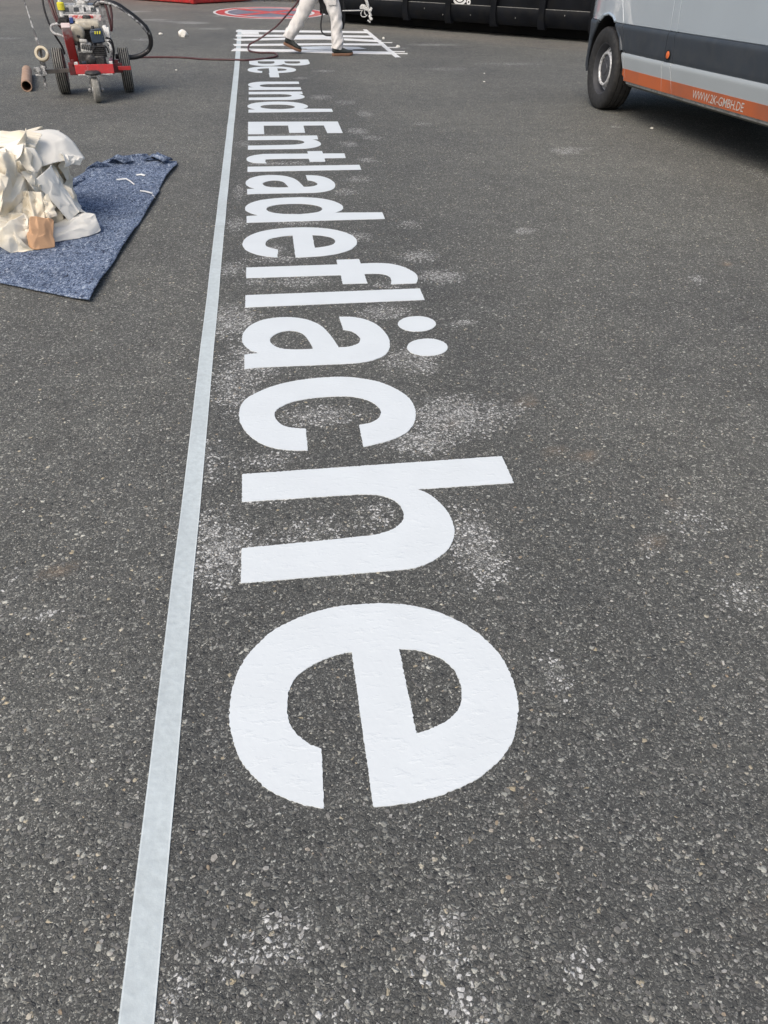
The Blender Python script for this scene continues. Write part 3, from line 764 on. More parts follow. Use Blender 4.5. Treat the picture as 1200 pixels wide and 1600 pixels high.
panel('orange_stripe', lambda z: .50 if z < .34 else .455, seam(S1, zz, -.006), .316, .411, M_ORANGE, lambda t: .0068, th=0, ns=3, nz=4, bevel=0)
for o in list(VAN.children):        # front corner below the bumper line is bare dark plastic
    pass
# door seals seen in the gaps
for f in (S1, S2, S3):
    m = MB()
    for i in range(len(zz)-1):
        pass
    z_l = list(np.linspace(.315, 2.35, 24))
    rows = [[vp(seam(f, zz)(z)-.012, z, -.0142), vp(seam(f, zz)(z)+.012, z, -.0142), vp(seam(f, zz)(z)+.012, z, -.0120), vp(seam(f, zz)(z)-.012, z, -.0120)] for z in z_l]
    m.loft(rows); m.build('door_seal', [M_BLACK], VAN, angle=0)
# sill lip, wheel arch lip, side marker
m = MB(); m.tube([vp(s, .300, -.010) for s in np.linspace(.52, 3.2, 24)], .0125, 8); m.build('sill', [M_SILL], VAN)
m = MB(); m.tube([Vector((-.93, -s, .283)) for s in np.linspace(.52, 3.1, 10)], .014, 8); m.build('underbody_rail', [simple('dusty_seam_sealer', (.10, .10, .085), .7)], VAN)
m = MB(); m.box((0, -1.9, .27), (1.5, 4.6, .08)); m.build('underbody', [M_BLACK], VAN)
def arch_path(zmin, zmax, o_):
    pts = []
    for i in range(len(arch_poly)-1):
        for k in range(6):
            t = k/6; s = lerp(arch_poly[i][0], arch_poly[i+1][0], t); z = lerp(arch_poly[i][1], arch_poly[i+1][1], t)
            if zmin <= z <= zmax: pts.append((s, z))
    return [vp(s, z, o_) for s, z in pts]
m = MB(); m.tube(arch_path(.755, .9, -.004), .014, 8, sub=2); m.build('arch_lip', [M_VAN], VAN)
for lo_, hi_, half in ((.30, .75, 0), (.54, .75, 1)):
    pts = arch_path(lo_, hi_, -.002); pts = [p for p in pts if (p.y > 0.06) == (half == 0)]
    m = MB(); m.tube(pts, .017, 8, sub=2); m.build('arch_trim', [M_VDARK], VAN)
# dark plastic bumper round the front corner
m = MB()
rows = [[vp(s, z, .006) for s in np.linspace(-.98, -.478, 10)] for z in np.linspace(.30, .745, 8)]
m.loft(rows, caps=False, closed=False)
bp_ = m.build('front_bumper', [M_VDARK], VAN); sdm = bp_.modifiers.new('thick', 'SOLIDIFY'); sdm.thickness = .012
m = MB(); c = vp(1.246, .588, .008)
m.lathe([(0, .006), (.022, .005), (.028, .002), (.030, -.01)], c, (-1, 0, 0), 20); m.build('side_marker', [M_AMBER], VAN)
m = MB(); m.lathe([(.0305, -.012), (.037, .001), (.034, .004), (.0305, .003)], c, (-1, 0, 0), 20); m.build('marker_bezel', [M_BLACK], VAN)
# cab windows, windscreen, lamps, mirror and rear door lines (above the picture)
panel('side_window', lambda z: .35+.6*max(0, (z-1.35)/.9)**1.2, lambda z: 1.05, 1.36, 2.0, M_GLASS, lambda t: .003, ns=8, nz=8)
m = MB(); m.loft([[Vector((-.78, .185, 1.40)), Vector((.78, .185, 1.40)), Vector((.70, -.60, 2.26)), Vector((-.70, -.60, 2.26))], [Vector((-.78, .205, 1.41)), Vector((.78, .205, 1.41)), Vector((.70, -.58, 2.27)), Vector((-.70, -.58, 2.27))]]); m.build('windscreen', [M_GLASS], VAN)
m = MB(); m.box((-1.10, -.42, 1.55), (.16, .10, .34)); m.build('wing_mirror', [M_VDARK], VAN, bevel=.03)
for sx in (-1, 1):
    m = MB(); m.ball((sx*.62, .80, .93), .14, 8, sc=(1.1, .7, .8)); m.build('headlight', [M_GLASS], VAN)
# web address on the stripe
def text_mesh(txt, h, sx=1.0):
    cu = bpy.data.curves.new('t', 'FONT'); cu.body = txt; cu.size = 1; cu.extrude = 0; cu.resolution_u = 3; cu.offset = .004
    o = bpy.data.objects.new('tmp', cu); COL.objects.link(o); me = frozen(o); bpy.data.objects.remove(o)
    co = np.zeros(len(me.vertices)*3); me.vertices.foreach_get('co', co); co = co.reshape(-1, 3)
    co[:, 0] -= co[:, 0].min(); co[:, 1] -= co[:, 1].min()
    co[:, :2] *= h/co[:, 1].max(); co[:, 0] *= sx
    return me, co
me, co = text_mesh('WWW.2K-GMBH.DE', .060)
co[:, 0] *= .712/co[:, 0].max()
for v, p in zip(me.vertices, co): v.co = vp(1.745+p[0], .331+p[1], .0088)
link('web_address', me, M_TEXT, VAN, 0)
# wheels
def tyre_prof(r, w, rin):
    h = w/2
    g = .006
    pr = [(rin, -h*.80), (rin+.02, -h*.92), (r-.06, -h), (r-.03, -h*.97), (r-.010, -h*.90), (r, -h*.78)]
    for gx in (-.45, 0, .45):
        pr += [(r, h*(gx-.06)), (r-.009, h*(gx-.05)), (r-.009, h*(gx+.05)), (r, h*(gx+.06))]
    return pr+[(r, h*.78), (r-.010, h*.90), (r-.03, h*.97), (r-.06, h), (rin+.02, h*.92), (rin, h*.80)]
def van_wheel(side, s, steer=0):
    c = Vector((side*(.965-.115), -s, .355-max(0, s)*math.tan(VAN_RAKE))); ax = Vector((side*math.cos(steer), math.sin(steer), 0))
    m = MB(); m.lathe([(0, -.10), (.09, -.09), (.10, -.02), (0, -.02)], c, ax, 24); hub = m.build('wheel', [M_BLACK], VAN)
    m = MB(); m.lathe(tyre_prof(.355, .235, .222), c, ax, 64)
    a = ax.orthogonal().normalized(); b = ax.cross(a)
    m.build('tyre', [M_TYRE], hub)
    m = MB()
    m.lathe([(.231, .088), (.226, .096), (.219, .094), (.214, .07), (.205, .02), (.200, -.06)], c, ax, 56)
    m.build('rim', [M_CAP], hub)
    m = MB()
    m.lathe([(.122, .062), (.128, .074), (.142, .076), (.150, .068), (.155, .055)], c, ax, 48)
    m.lathe([(.186, .02), (.192, .024), (.203, .012), (.203, .0)], c, ax, 48)
    for k in range(16):
        t = 2*math.pi*k/16; d = a*math.cos(t)+b*math.sin(t); e = -a*math.sin(t)+b*math.cos(t)
        p0, p1 = c+d*.154+ax*.058, c+d*.190+ax*.020
        q = [p0+e*.014, p0-e*.014, p1-e*.017, p1+e*.017]
        m.loft([q, [x-ax*.012 for x in q]])
    m.build('wheel_disc', [M_RIM], hub)
    m = MB(); m.lathe([(0, .074), (.05, .075), (.055, .068), (.10, .064), (.117, .058), (.122, .04)], c, ax, 40)
    for k in range(6):
        t = 2*math.pi*k/6; d = a*math.cos(t)+b*math.sin(t)
        m.lathe([(0, .072), (.010, .071), (.012, .06)], c+d*.083, ax, 10)
    m.build('hub_cap', [M_CAP], hub)
    m = MB(); m.lathe([(.2, -.10), (0, -.10)], c, ax, 32); m.build('brake_disc', [M_BLACK], hub)
for sd_ in (-1, 1):
    van_wheel(sd_, -.055, R(3)); van_wheel(sd_, 3.665)
for o in cs: bpy.data.objects.remove(o)

# ------------------------------------------------------------------ black roll-off container
M_CONT = simple('black_container_paint', (.006, .007, .0095), .48, var=.3, scale=2.5, dirt=(.011, .011, .011), bump=.10, bscale=14)
M_CWHITE = simple('white_stencil_paint', (.75, .75, .74), .5, var=.1, scale=20)
M_CEDGE = simple('ledge_glint_and_chips', (.22, .22, .21), .45, var=.3, scale=12)  # pale tone shared by the ledge's painted highlight and the paint chips
cd = Vector((.7357, -.6773, 0)); 
M_CONT.node_tree.nodes['Principled BSDF'].inputs['Specular IOR Level'].default_value = .12
CONT = empty('roll_off_container', (2.05, 17.95, 0), math.atan2(cd.y, cd.x), label='long black steel roll-off container with upright ribs behind the worker', cat='container')
X0, X1 = -.95, 6.3
def extrude_x(m, prof, x0, x1, mi=0):
    return m.loft([[Vector((x0, y, z)) for y, z in prof], [Vector((x1, y, z)) for y, z in prof]], mi)
prof = [(.045, 1.65), (.045, .452), (.0, .452), (-.012, .43), (-.018, .36), (-.004, .25), (.035, .185), (.10, .175), (2.2, .175), (2.2, 1.65), (2.15, 1.65), (2.15, .25), (.10, .25), (.10, 1.65)]
m = MB(); extrude_x(m, prof, X0, X1); body = m.build('container_body', [M_CONT], CONT, angle=25)
m = MB(); m.box(((X0+X1)/2, .002, .455), (X1-X0, .008, .008)); m.build('ledge_highlight', [M_CEDGE], CONT)  # pale strip painting in the sky light caught by the ledge
for x_ in (X0-.02, X1+.02):
    m = MB(); m.box((x_, 1.1, .90), (.05, 2.2, 1.5)); m.build('end_wall', [M_CONT], CONT, bevel=.01)
m = MB(); m.box(((X0+X1)/2, .03, 1.69), (X1-X0+.1, .14, .10)); m.build('top_rail', [M_CONT], CONT, bevel=.02)
m = MB(); m.box(((X0+X1)/2, 2.17, 1.69), (X1-X0+.1, .14, .10)); m.build('top_rail', [M_CONT], CONT, bevel=.02)
for y in (.62, 1.58):
    m = MB(); m.box(((X0+X1)/2, y, .085), (X1-X0, .08, .165)); m.build('skid_rail', [M_CONT], CONT, bevel=.01)
for i in range(8):
    x = .20+.965*i-.0
    if x > X1-.1: break
    m = MB()
    w_ = .058
    pr = [(x-w_, x+w_, -.045, 1.66), (x-w_, x+w_, -.045, .46), (x-w_, x+w_+.004, -.055, .33), (x-w_+.004, x+w_+.022, -.050, .22), (x-w_+.015, x+w_+.045, -.035, .148)]
    m.loft([[Vector((a, yb, z)), Vector((b, yb, z)), Vector((b, .05, z)), Vector((a, .05, z))] for a, b, yb, z in pr])
    m.build('rib', [M_CONT], CONT, bevel=.006)
m = MB()
def ring_glyph(m, cx, cz, r0, r1, sx=1, y=.040, n=28, a0=0, a1=360):
    vs, fs = [], []
    for k in range(n+1):
        t = R(a0+(a1-a0)*k/n)
        for rr_ in (r0, r1): vs.append((cx+sx*rr_*math.cos(t), y, cz+rr_*math.sin(t)))
    fs = [(2*k, 2*k+1, 2*k+3, 2*k+2) for k in range(n)]
    m.add(vs, fs)
ring_glyph(m, 2.335, .575, 0, .085, 1.1)
ring_glyph(m, 2.335, .590, .115, .155, 1.1, a0=215, a1=330)
ring_glyph(m, 2.53, .495, .016, .044, .95); ring_glyph(m, 2.53, .578, .018, .046, .95)
m.build('white_emblem', [M_CWHITE], CONT, angle=0)
rg = random.Random(5)
for x, z in ((2.02, .28), (2.62, .30), (3.55, .30), (1.60, .36), (4.5, .38)):
    m = MB(); m.ball((x, -.016, z), .009, 5, sc=(.8, .35, 1.6)); m.build('paint_chip', [M_CEDGE], CONT)

# ------------------------------------------------------------------ red skip at the top left
M_SKIP = simple('red_skip_paint', (.42, .022, .022), .38, var=.2, scale=5, dirt=(.2, .03, .025), splat=(.5, .16, .12), splat_amt=.05)
SK = empty('skip', (-1.617, 23.994, 0), math.atan2(.727, .687), label='red steel skip standing behind the round ground symbol', cat='skip')
# local x runs along the right edge, local y along the left edge
m = MB()
m.loft([[Vector((o_, o_, z)), Vector((2.2-o_, o_, z)), Vector((2.2-o_, 3.4-o_, z)), Vector((o_, 3.4-o_, z))] for o_, z in ((.10, .03), (.05, .30), (-.04, 1.25), (.0, 1.25), (.12, .2))]); m.build('skip_body', [M_SKIP], SK, angle=25)
for nm, c_, d_ in (('base_rail', (1.1, .02, .085), (2.2, .09, .13)), ('base_rail', (.02, 1.72, .085), (.09, 3.3, .13)), ('corner_post', (.035, .035, .60), (.14, .14, 1.18))):
    m = MB(); m.box(c_, d_); m.build(nm, [M_SKIP], SK, bevel=.018)
for k in range(1, 4):
    m = MB(); m.box((.55*k, .02, .65), (.07, .10, 1.0)); m.build('skip_rib', [M_SKIP], SK, bevel=.012)
    m = MB(); m.box((.02, .85*k, .65), (.10, .07, 1.0)); m.build('skip_rib', [M_SKIP], SK, bevel=.012)

# dry leaves blown against the foot of the containers
M_LEAF, nt, b = new_mat('dry_leaf')
g = node(nt, 'ShaderNodeNewGeometry')
nt.links.new(ramp(nt, g.outputs['Random Per Island'], [(0, (.05, .032, .022)), (.5, (.14, .085, .05)), (.8, (.26, .17, .10)), (1, (.35, .28, .2))]), b.inputs['Base Color'])
b.inputs['Roughness'].default_value = .8
m = MB()
for k in range(700):
    t = rg.random(); x = lerp(-.15, 2.3, t)+rg.gauss(0, .15); y = lerp(26.6, 25.5, t)+abs(rg.gauss(0, .45))-.1-.6*math.sin(t*3.0)
    if rg.random() < .08: y -= rg.random()*1.2
    s = rg.uniform(.02, .06); a = rg.random()*6.28; z = rg.uniform(.004, .05)
    d = Vector((math.cos(a), math.sin(a), rg.uniform(-.4, .4)))*s; e = Vector((-math.sin(a), math.cos(a), rg.uniform(-.5, .5)))*s*.55
    c = Vector((x, y, z+s*.5))
    m.add([c-d, c-e+Vector((0, 0, s*.2)), c+d, c+e+Vector((0, 0, s*.3))], [(0, 1, 2), (0, 2, 3)])
tag(m.build('dry_leaves', [M_LEAF], None, angle=0), 'brown dry leaves gathered at the foot of the red skip', 'leaves', None, 'stuff')
# ------------------------------------------------------------------ worker
M_TROUSER, nt, b = new_mat('white_work_cloth')
tc = node(nt, 'ShaderNodeTexCoord')
n1 = node(nt, 'ShaderNodeTexNoise', i_Scale=9.0, i_Detail=6.0); nt.links.new(tc.outputs['Object'], n1.inputs['Vector'])
n2 = node(nt, 'ShaderNodeTexNoise', i_Scale=30.0, i_Detail=5.0, i_Roughness=.7); nt.links.new(tc.outputs['Object'], n2.inputs['Vector'])
c_ = ramp(nt, n1.outputs[0], [(.3, (.66, .63, .60)), (.7, (.76, .745, .73))])
nt.links.new(mix(nt, ramp(nt, n2.outputs[0], [(.60, 0), (.75, .5)]), c_, (.48, .42, .37)), b.inputs['Base Color'])
b.inputs['Roughness'].default_value = .85
n3 = node(nt, 'ShaderNodeTexNoise', i_Scale=22.0, i_Detail=3.0); nt.links.new(tc.outputs['Object'], n3.inputs['Vector'])
bp = node(nt, 'ShaderNodeBump', i_Strength=.4, i_Distance=.02); nt.links.new(n3.outputs[0], bp.inputs['Height']); nt.links.new(bp.outputs[0], b.inputs['Normal'])
M_SHOE = simple('black_shoe_leather', (.022, .028, .026), .55, var=.3, scale=30, splat=(.45, .45, .43), splat_amt=-.12)
M_SOLE = simple('brown_rubber_sole', (.22, .12, .075), .7, var=.2, scale=30)
M_SKIN = simple('skin', (.55, .33, .24), .5, var=.08, scale=12)
M_HAIR = simple('dark_hair', (.03, .022, .016), .6, var=.2)
M_POCKET = simple('black_knee_cloth', (.03, .03, .032), .85, var=.2)
M_LACE = simple('white_lace', (.7, .7, .68), .7)
MAN = empty('person', (.95, 12.88, 0), 0, label='person in white painter trousers and black shoes walking with a spray gun', cat='person')
O = Vector((.95, 12.88, 0))
def L_(p): return Vector(p)-O
hipR, kneeR, ankR = L_((1.02, 12.80, .90)), L_((1.135, 12.755, .46)), L_((1.15, 12.74, .11))
hipL, kneeL, ankL = L_((.90, 12.97, .90)), L_((.665, 12.97, .50)), L_((.455, 13.00, .205))
def skin_body():
    V, E, Rr = [], [], []
    def vtx(p, r, par=None, flat=1.0):
        V.append(tuple(p)); Rr.append((r, r*flat)); i = len(V)-1
        if par is not None: E.append((par, i))
        return i
    pel = vtx(Vector((.02, 0, .94)), .135)
    for hip, knee, ank, toe in ((hipR, kneeR, ankR, Vector((.30, -.05, .045))+Vector((0, -.06, 0))), (hipL, kneeL, ankL, L_((.555, 12.98, .06)))):
        h = vtx(hip, .085, pel); k = vtx(lerp(hip, knee, .5), .07, h); k = vtx(knee, .052, k); c = vtx(lerp(knee, ank, .35), .05, k); a = vtx(ank, .036, c)
        vtx(toe, .03, a)
    s1 = vtx((.04, 0, 1.10), .13, pel); s2 = vtx((.07, 0, 1.28), .145, s1); s3 = vtx((.09, 0, 1.42), .12, s2)
    nk = vtx((.105, 0, 1.52), .055, s3); hd = vtx((.13, 0, 1.60), .075, nk); h2 = vtx((.145, 0, 1.68), .098, hd); vtx((.14, 0, 1.765), .07, h2)
    ns_ = vtx((.235, 0, 1.655), .018, h2)
    for sy, el, wr in ((-1, Vector((.20, -.27, 1.10)), Vector((.47, -.12, .80))), (1, Vector((-.02, .28, 1.13)), Vector((-.28, .22, .90)))):
        sh = vtx((.09, sy*.18, 1.42), .06, s3); e = vtx(el, .042, sh); f = vtx(lerp(el, wr, .4), .04, e); w = vtx(wr, .028, f)
        d = (wr-el).normalized(); n = Vector((0, 1, 0)).cross(d).normalized(); sdv = d.cross(n)
        pl = vtx(wr+d*.05, .034, w, .55); pm = vtx(wr+d*.095, .036, pl, .5)
        for j, (off, ln) in enumerate(((-.030, .072), (-.010, .082), (.010, .077), (.029, .060))):
            b0 = vtx(wr+d*.105+sdv*off, .010, pm); b1 = vtx(wr+d*(.105+ln*.5)+sdv*off*1.1-n*.012, .009, b0); vtx(wr+d*(.105+ln*.8)+sdv*off*1.1-n*.040, .008, b1)
        t0 = vtx(wr+d*.045+sdv*-.038-n*.01, .012, pl); t1 = vtx(wr+d*.08+sdv*-.052-n*.028, .010, t0); vtx(wr+d*.105+sdv*-.045-n*.045, .009, t1)
    me = bpy.data.meshes.new('body'); me.from_pydata(V, E, [])
    o = bpy.data.objects.new('body', me); COL.objects.link(o)
    sk = o.modifiers.new('skin', 'SKIN'); sk.use_smooth_shade = True
    for sv, r in zip(me.skin_vertices[0].data, Rr): sv.radius = r
    me.skin_vertices[0].data[0].use_root = True
    ss = o.modifiers.new('sub', 'SUBSURF'); ss.levels = 2; ss.render_levels = 2
    m2 = frozen(o); bpy.data.objects.remove(o)
    o = link('body', m2, M_SKIN, MAN, 60)
    return o
skin_body()

def cloth_tube(m, path, radii, n=28, wr=.010, seed=0, mi=0, steps=9, fold=18):
    """a sleeve or trouser leg: rings along a path with wrinkles that gather at the bends"""
    pts, rs = [], []
    for i in range(len(path)-1):
        p0, p1, p2, p3 = path[max(i-1, 0)], path[i], path[i+1], path[min(i+2, len(path)-1)]
        for k in range(steps):
            t = k/steps
            pts.append(.5*((2*p1)+(-p0+p2)*t+(2*p0-5*p1+4*p2-p3)*t*t+(-p0+3*p1-3*p2+p3)*t**3)); rs.append((lerp(radii[i][0], radii[i+1][0], t), lerp(radii[i][1], radii[i+1][1], t), lerp(radii[i][2], radii[i+1][2], t)))
    pts.append(path[-1]); rs.append(radii[-1])
    rings = []
    for i, (p, (ra, rb, w)) in enumerate(zip(pts, rs)):
        t = (pts[min(i+1, len(pts)-1)]-pts[max(i-1, 0)]).normalized()
        y = Vector((0, 1, 0)); y = (y-t*y.dot(t)).normalized(); x = y.cross(t)
        ring = []
        for k in range(n):
            a = 2*math.pi*k/n
            d = x*math.cos(a)*ra+y*math.sin(a)*rb
            q = p+d
            v1 = noise.noise(Vector((q.x*5+seed, q.y*5, q.z*fold+2.2*math.sin(a+seed))))
            v2 = noise.noise(Vector((q.x*16+seed, q.y*16, q.z*9+7)))
            ring.append(p+d*(1+0)+d.normalized()*wr*w*(1.5*v1+.7*v2))
        rings.append(ring)
    m.loft(rings, mi, caps=False)
m = MB()
top = Vector((.02, 0, 1.02))
cloth_tube(m, [top+Vector((0, -.02, 0)), hipR+Vector((.0, .02, -.02)), lerp(hipR, kneeR, .5), kneeR, lerp(kneeR, ankR, .45), ankR+Vector((-.01, 0, .06)), ankR+Vector((-.022, 0, -.022))],
           [(.15, .12, .6), (.135, .115, 1), (.112, .10, 1.0), (.086, .088, 1.6), (.085, .085, 1.6), (.084, .085, 2.4), (.078, .082, 2.2)], seed=1.3)
cloth_tube(m, [top+Vector((0, .02, 0)), hipL+Vector((0, -.02, -.02)), lerp(hipL, kneeL, .5), kneeL, lerp(kneeL, ankL, .45), ankL+Vector((.02, 0, .06)), ankL+Vector((-.018, 0, -.012))],
           [(.15, .12, .6), (.135, .115, 1), (.115, .10, 1.0), (.092, .09, 1.6), (.082, .084, 1.6), (.076, .082, 2.4), (.072, .078, 2.2)], seed=4.1)
tr = m.build('trousers', [M_TROUSER], MAN, angle=75)
sm = tr.modifiers.new('sub', 'SUBSURF'); sm.levels = 1; sm.render_levels = 1
sol = tr.modifiers.new('thick', 'SOLIDIFY'); sol.thickness = .004
# cargo pocket and knee pocket seams
m = MB(); m.box(lerp(hipR, kneeR, .45)+Vector((.01, -.112, 0)), (.12, .018, .17)); m.build('pocket', [M_TROUSER], MAN, bevel=.008)
m = MB()
cloth_tube(m, [Vector((.02, 0, .95)), Vector((.04, 0, 1.10)), Vector((.07, 0, 1.28)), Vector((.09, 0, 1.42)), Vector((.10, 0, 1.50))], [(.165, .19, 1), (.155, .185, 1), (.15, .21, 1), (.12, .20, 1), (.07, .08, .5)], seed=7)
for sy, el, wr in ((-1, Vector((.20, -.27, 1.10)), Vector((.47, -.12, .80))), (1, Vector((-.02, .28, 1.13)), Vector((-.28, .22, .90)))):
    cloth_tube(m, [Vector((.09, sy*.15, 1.42)), lerp(Vector((.09, sy*.18, 1.42)), el, .5), el, lerp(el, wr, .6), lerp(el, wr, .93)], [(.075, .075, 1), (.065, .065, 1), (.058, .058, 1.2), (.05, .05, 1.2), (.042, .042, 1.2)], n=16, seed=9+sy)
m.build('shirt', [simple('grey_shirt', (.22, .22, .22), .85)], MAN, angle=75)
m = MB(); m.ball((.13, 0, 1.715), .112, 9, sc=(1.05, .92, .95)); m.build('hair', [M_HAIR], MAN)
for sy in (-1, 1):
    m = MB(); m.ball((.232, sy*.034, 1.682), .013, 6); m.build('eye', [simple('eye', (.6, .58, .55), .2)], MAN)
    m = MB(); m.ball((.14, sy*.094, 1.665), .03, 6, sc=(.7, .4, 1)); m.build('ear', [M_SKIN], MAN)
m = MB(); m.box((.232, 0, 1.618), (.012, .045, .012)); m.build('mouth', [simple('lips', (.4, .16, .13), .5)], MAN, bevel=.005)

def shoe(heel, toe, h_heel, h_toe, label=None):
    """low work shoe between heel and toe points of the sole (world, at the underside)"""
    heel, toe = L_(heel), L_(toe)
    ax = (toe-heel); ln = ax.length; ax.normalize(); sdv = Vector((0, 0, 1)).cross(ax).normalized(); upv = ax.cross(sdv)
    def P(u, w, z): return heel+ax*(u*ln)+sdv*w+upv*z
    n = 14
    hw = [(0, .028), (.06, .036), (.2, .038), (.4, .037), (.62, .046), (.8, .046), (.92, .034), (1.0, .012)]
    us = [0, .04, .12, .25, .4, .55, .7, .82, .92, .97, 1.0]
    W = lambda u: float(np.interp(u, [a for a, _ in hw], [b_ for _, b_ in hw]))
    out = [(u, W(u)) for u in us]+[(u, -W(u)) for u in reversed(us)]
    spring = lambda u: .012*max(0, (u-.75)/.25)**2
    m = MB()
    m.loft([[P(u, w*f, z+spring(u)) for u, w in out] for f, z in ((.96, 0), (1.06, .006), (1.08, .027), (1.02, .034))])
    sole = m.build('sole', [M_SOLE], None, bevel=.002)
    hs = lambda u: float(np.interp(u, [0, .08, .28, .42, .55, .75, .92, 1], [.105, .130, .134, .118, .096, .076, .064, .042]))
    rings = []
    for f in (0, .35, .65, .85, .96, 1.0):
        k = [1.0, 1.02, .95, .80, .55, .25][int([0, .35, .65, .85, .96, 1.0].index(f))]
        rings.append([P(lerp(u, .5, .02*f)+(0), w*k, .030+spring(u)+(hs(u)-.030)*f) for u, w in out])
    m = MB(); m.loft(rings)
    sh = m.build('shoe', [M_SHOE], MAN, angle=60)
    s2 = sh.modifiers.new('s', 'SUBSURF'); s2.levels = 1; s2.render_levels = 1
    sole.parent = sh
    m = MB()
    for k in range(4):
        u = .40+.07*k
        m.tube([P(u, -.026, hs(u)+.002), P(u+.01, 0, hs(u)+.010), P(u, .026, hs(u)+.002)], .004, 6)
    m.build('lace', [M_LACE], sh)
    m = MB(); m.tube([P(.06, 0, .128), P(.16, .034, .138), P(.30, .03, .134), P(.30, -.03, .134), P(.16, -.034, .138), P(.06, 0, .128)], .009, 8); m.build('collar', [M_SHOE], sh)
shoe((1.065, 12.70, 0), (1.375, 12.735, 0), 0, 0)
shoe((.365, 13.02, .115), (.615, 12.97, .012), 0, 0)

# spray gun in the right hand
M_STEEL = simple('worn_steel', (.45, .45, .44), .35, metal=.8, var=.15, scale=20, dirt=(.3, .3, .29))
M_GUNW = simple('paint_caked_metal', (.72, .72, .70), .5, var=.1, scale=30, dirt=(.35, .34, .32), bump=.4, bscale=60)
M_HOSE = simple('dark_hose_rubber', (.018, .018, .02), .45, var=.2, scale=10)
M_MAROON = simple('maroon_hose_rubber', (.075, .022, .026), .5, var=.25, scale=8, dirt=(.10, .07, .07))
GUN = empty('spray_gun', (1.47, 12.76, .55), 0, label='paint covered airless spray gun on a short pole held by the worker', cat='spray gun')
def gun(name, build, mat, parent=GUN, bevel=0):
    m = MB(); build(m); return m.build(name, [mat], parent, bevel=bevel)
gun('pole', lambda m: m.tube([(-.24, .02, -.002), (.06, 0, .006)], .010, 8), M_STEEL)
gun('gun_body', lambda m: (m.box((.10, 0, .03), (.11, .03, .045), Matrix.Rotation(R(18), 3, 'Y')), m.box((.155, 0, -.01), (.035, .028, .12), Matrix.Rotation(R(-22), 3, 'Y'))), M_GUNW, bevel=.008)
gun('trigger_guard', lambda m: m.tube([(.055, 0, .01), (.03, 0, -.03), (.045, 0, -.065), (.09, 0, -.07), (.125, 0, -.045)], .006, 8, sub=4), M_GUNW)
gun('trigger', lambda m: m.tube([(.085, 0, .01), (.085, 0, -.02), (.10, 0, -.045)], .008, 6, sub=3), M_GUNW)
gun('nozzle', lambda m: (m.tube([(.155, 0, -.05), (.175, 0, -.105)], [.016, .020], 8), m.box((.182, 0, -.095), (.035, .05, .030), Matrix.Rotation(R(-30), 3, 'Y'))), M_GUNW, bevel=.005)
gun('tip_guard', lambda m: m.box((.150, 0, -.125), (.05, .03, .02), Matrix.Rotation(R(35), 3, 'Y')), M_GUNW, bevel=.005)
gun('filter_handle', lambda m: m.tube([(.135, 0, .05), (.125, 0, .09), (.10, 0, .15), (.08, 0, .20)], [.018, .021, .020, .016], 8, sub=3), M_GUNW)
gun('hose_swivel', lambda m: (m.tube([(.03, .01, .045), (.05, .02, .07), (.10, .02, .06)], .012, 6, sub=3), m.box((.03, .0, .04), (.03, .03, .03))), M_GUNW)
gun('side_knob', lambda m: m.box((.175, -.01, .02), (.03, .04, .05), Matrix.Rotation(R(25), 3, 'Y')), M_GUNW, bevel=.006)

# bag and hoses hanging behind the worker's legs
BAG = empty('tool_bag', (1.03, 13.05, .60), 0, label='black bag hanging behind the worker between the legs', cat='bag')
m = MB()
m.loft([[Vector((x*w_-.02*k, y*.05, z)) for x, y in ((-1, -.6), (-.6, -1), (.6, -1), (1, -.6), (1, .6), (.6, 1), (-.6, 1), (-1, .6))] for k, (w_, z) in enumerate(((.02, -.115), (.05, -.08), (.062, .0), (.07, .12), (.07, .24)))]); m.build('pouch', [M_POCKET], BAG, bevel=.01)
m = MB(); m.tube([(-.06, 0, .24), (-.03, -.0, .36), (.03, 0, .36), (.03, 0, .24)], .01, 6, sub=3); m.build('strap', [M_POCKET], BAG)
def hose(name, pts, r, mat, label, cat='hose', group=None, sub=8, n=8, noisef=0):
    m = MB(); c = Vector(pts[0]); m.tube([Vector(p)-c for p in pts], r, n, sub=sub)
    o = m.build(name, [mat], None, angle=60); o.location = c
    return tag(o, label, cat, group)
hose('hose', [(1.0, 13.02, .62), (.96, 13.0, .50), (.93, 12.98, .36), (.945, 12.96, .27), (1.02, 12.94, .235), (1.13, 12.93, .26), (1.22, 12.93, .42), (1.225, 12.93, .70), (1.20, 12.95, .85)], .011, M_HOSE,
     'black hose hanging in a loop behind the worker front leg')
hose('hose', [(1.232, 12.86, .90), (1.255, 12.84, .62), (1.258, 12.84, .46), (1.245, 12.85, .36), (1.235, 12.86, .33)], .022, M_HOSE, 'short thick black hose hanging straight behind the worker front thigh')

# long hose from the striping machine over the ground to the worker
hose('hose', [(-1.75, 9.75, .42), (-1.85, 10.2, .22), (-1.95, 10.9, .02), (-1.98, 11.7, .012), (-1.80, 12.30, .012), (-1.45, 12.42, .012), (-1.1, 12.38, .012), (-.762, 12.184, .012), (-.387, 12.124, .012), (-.162, 12.084, .012), (.066, 12.269, .012), (.225, 12.481, .012), (.255, 12.72, .012), (.20, 12.96, .012), (-.004, 12.985, .012),
               (-.150, 13.223, .014), (-.152, 13.45, .058), (-.079, 13.5, .098), (.013, 13.5, .138), (.156, 13.5, .221), (.297, 13.45, .315), (.468, 13.3, .479), (.634, 13.2, .651), (.67, 13.15, .80), (.67, 13.12, .90)], .0125, M_MAROON,
     'long thin maroon hose running over the ground from the machine to the worker')
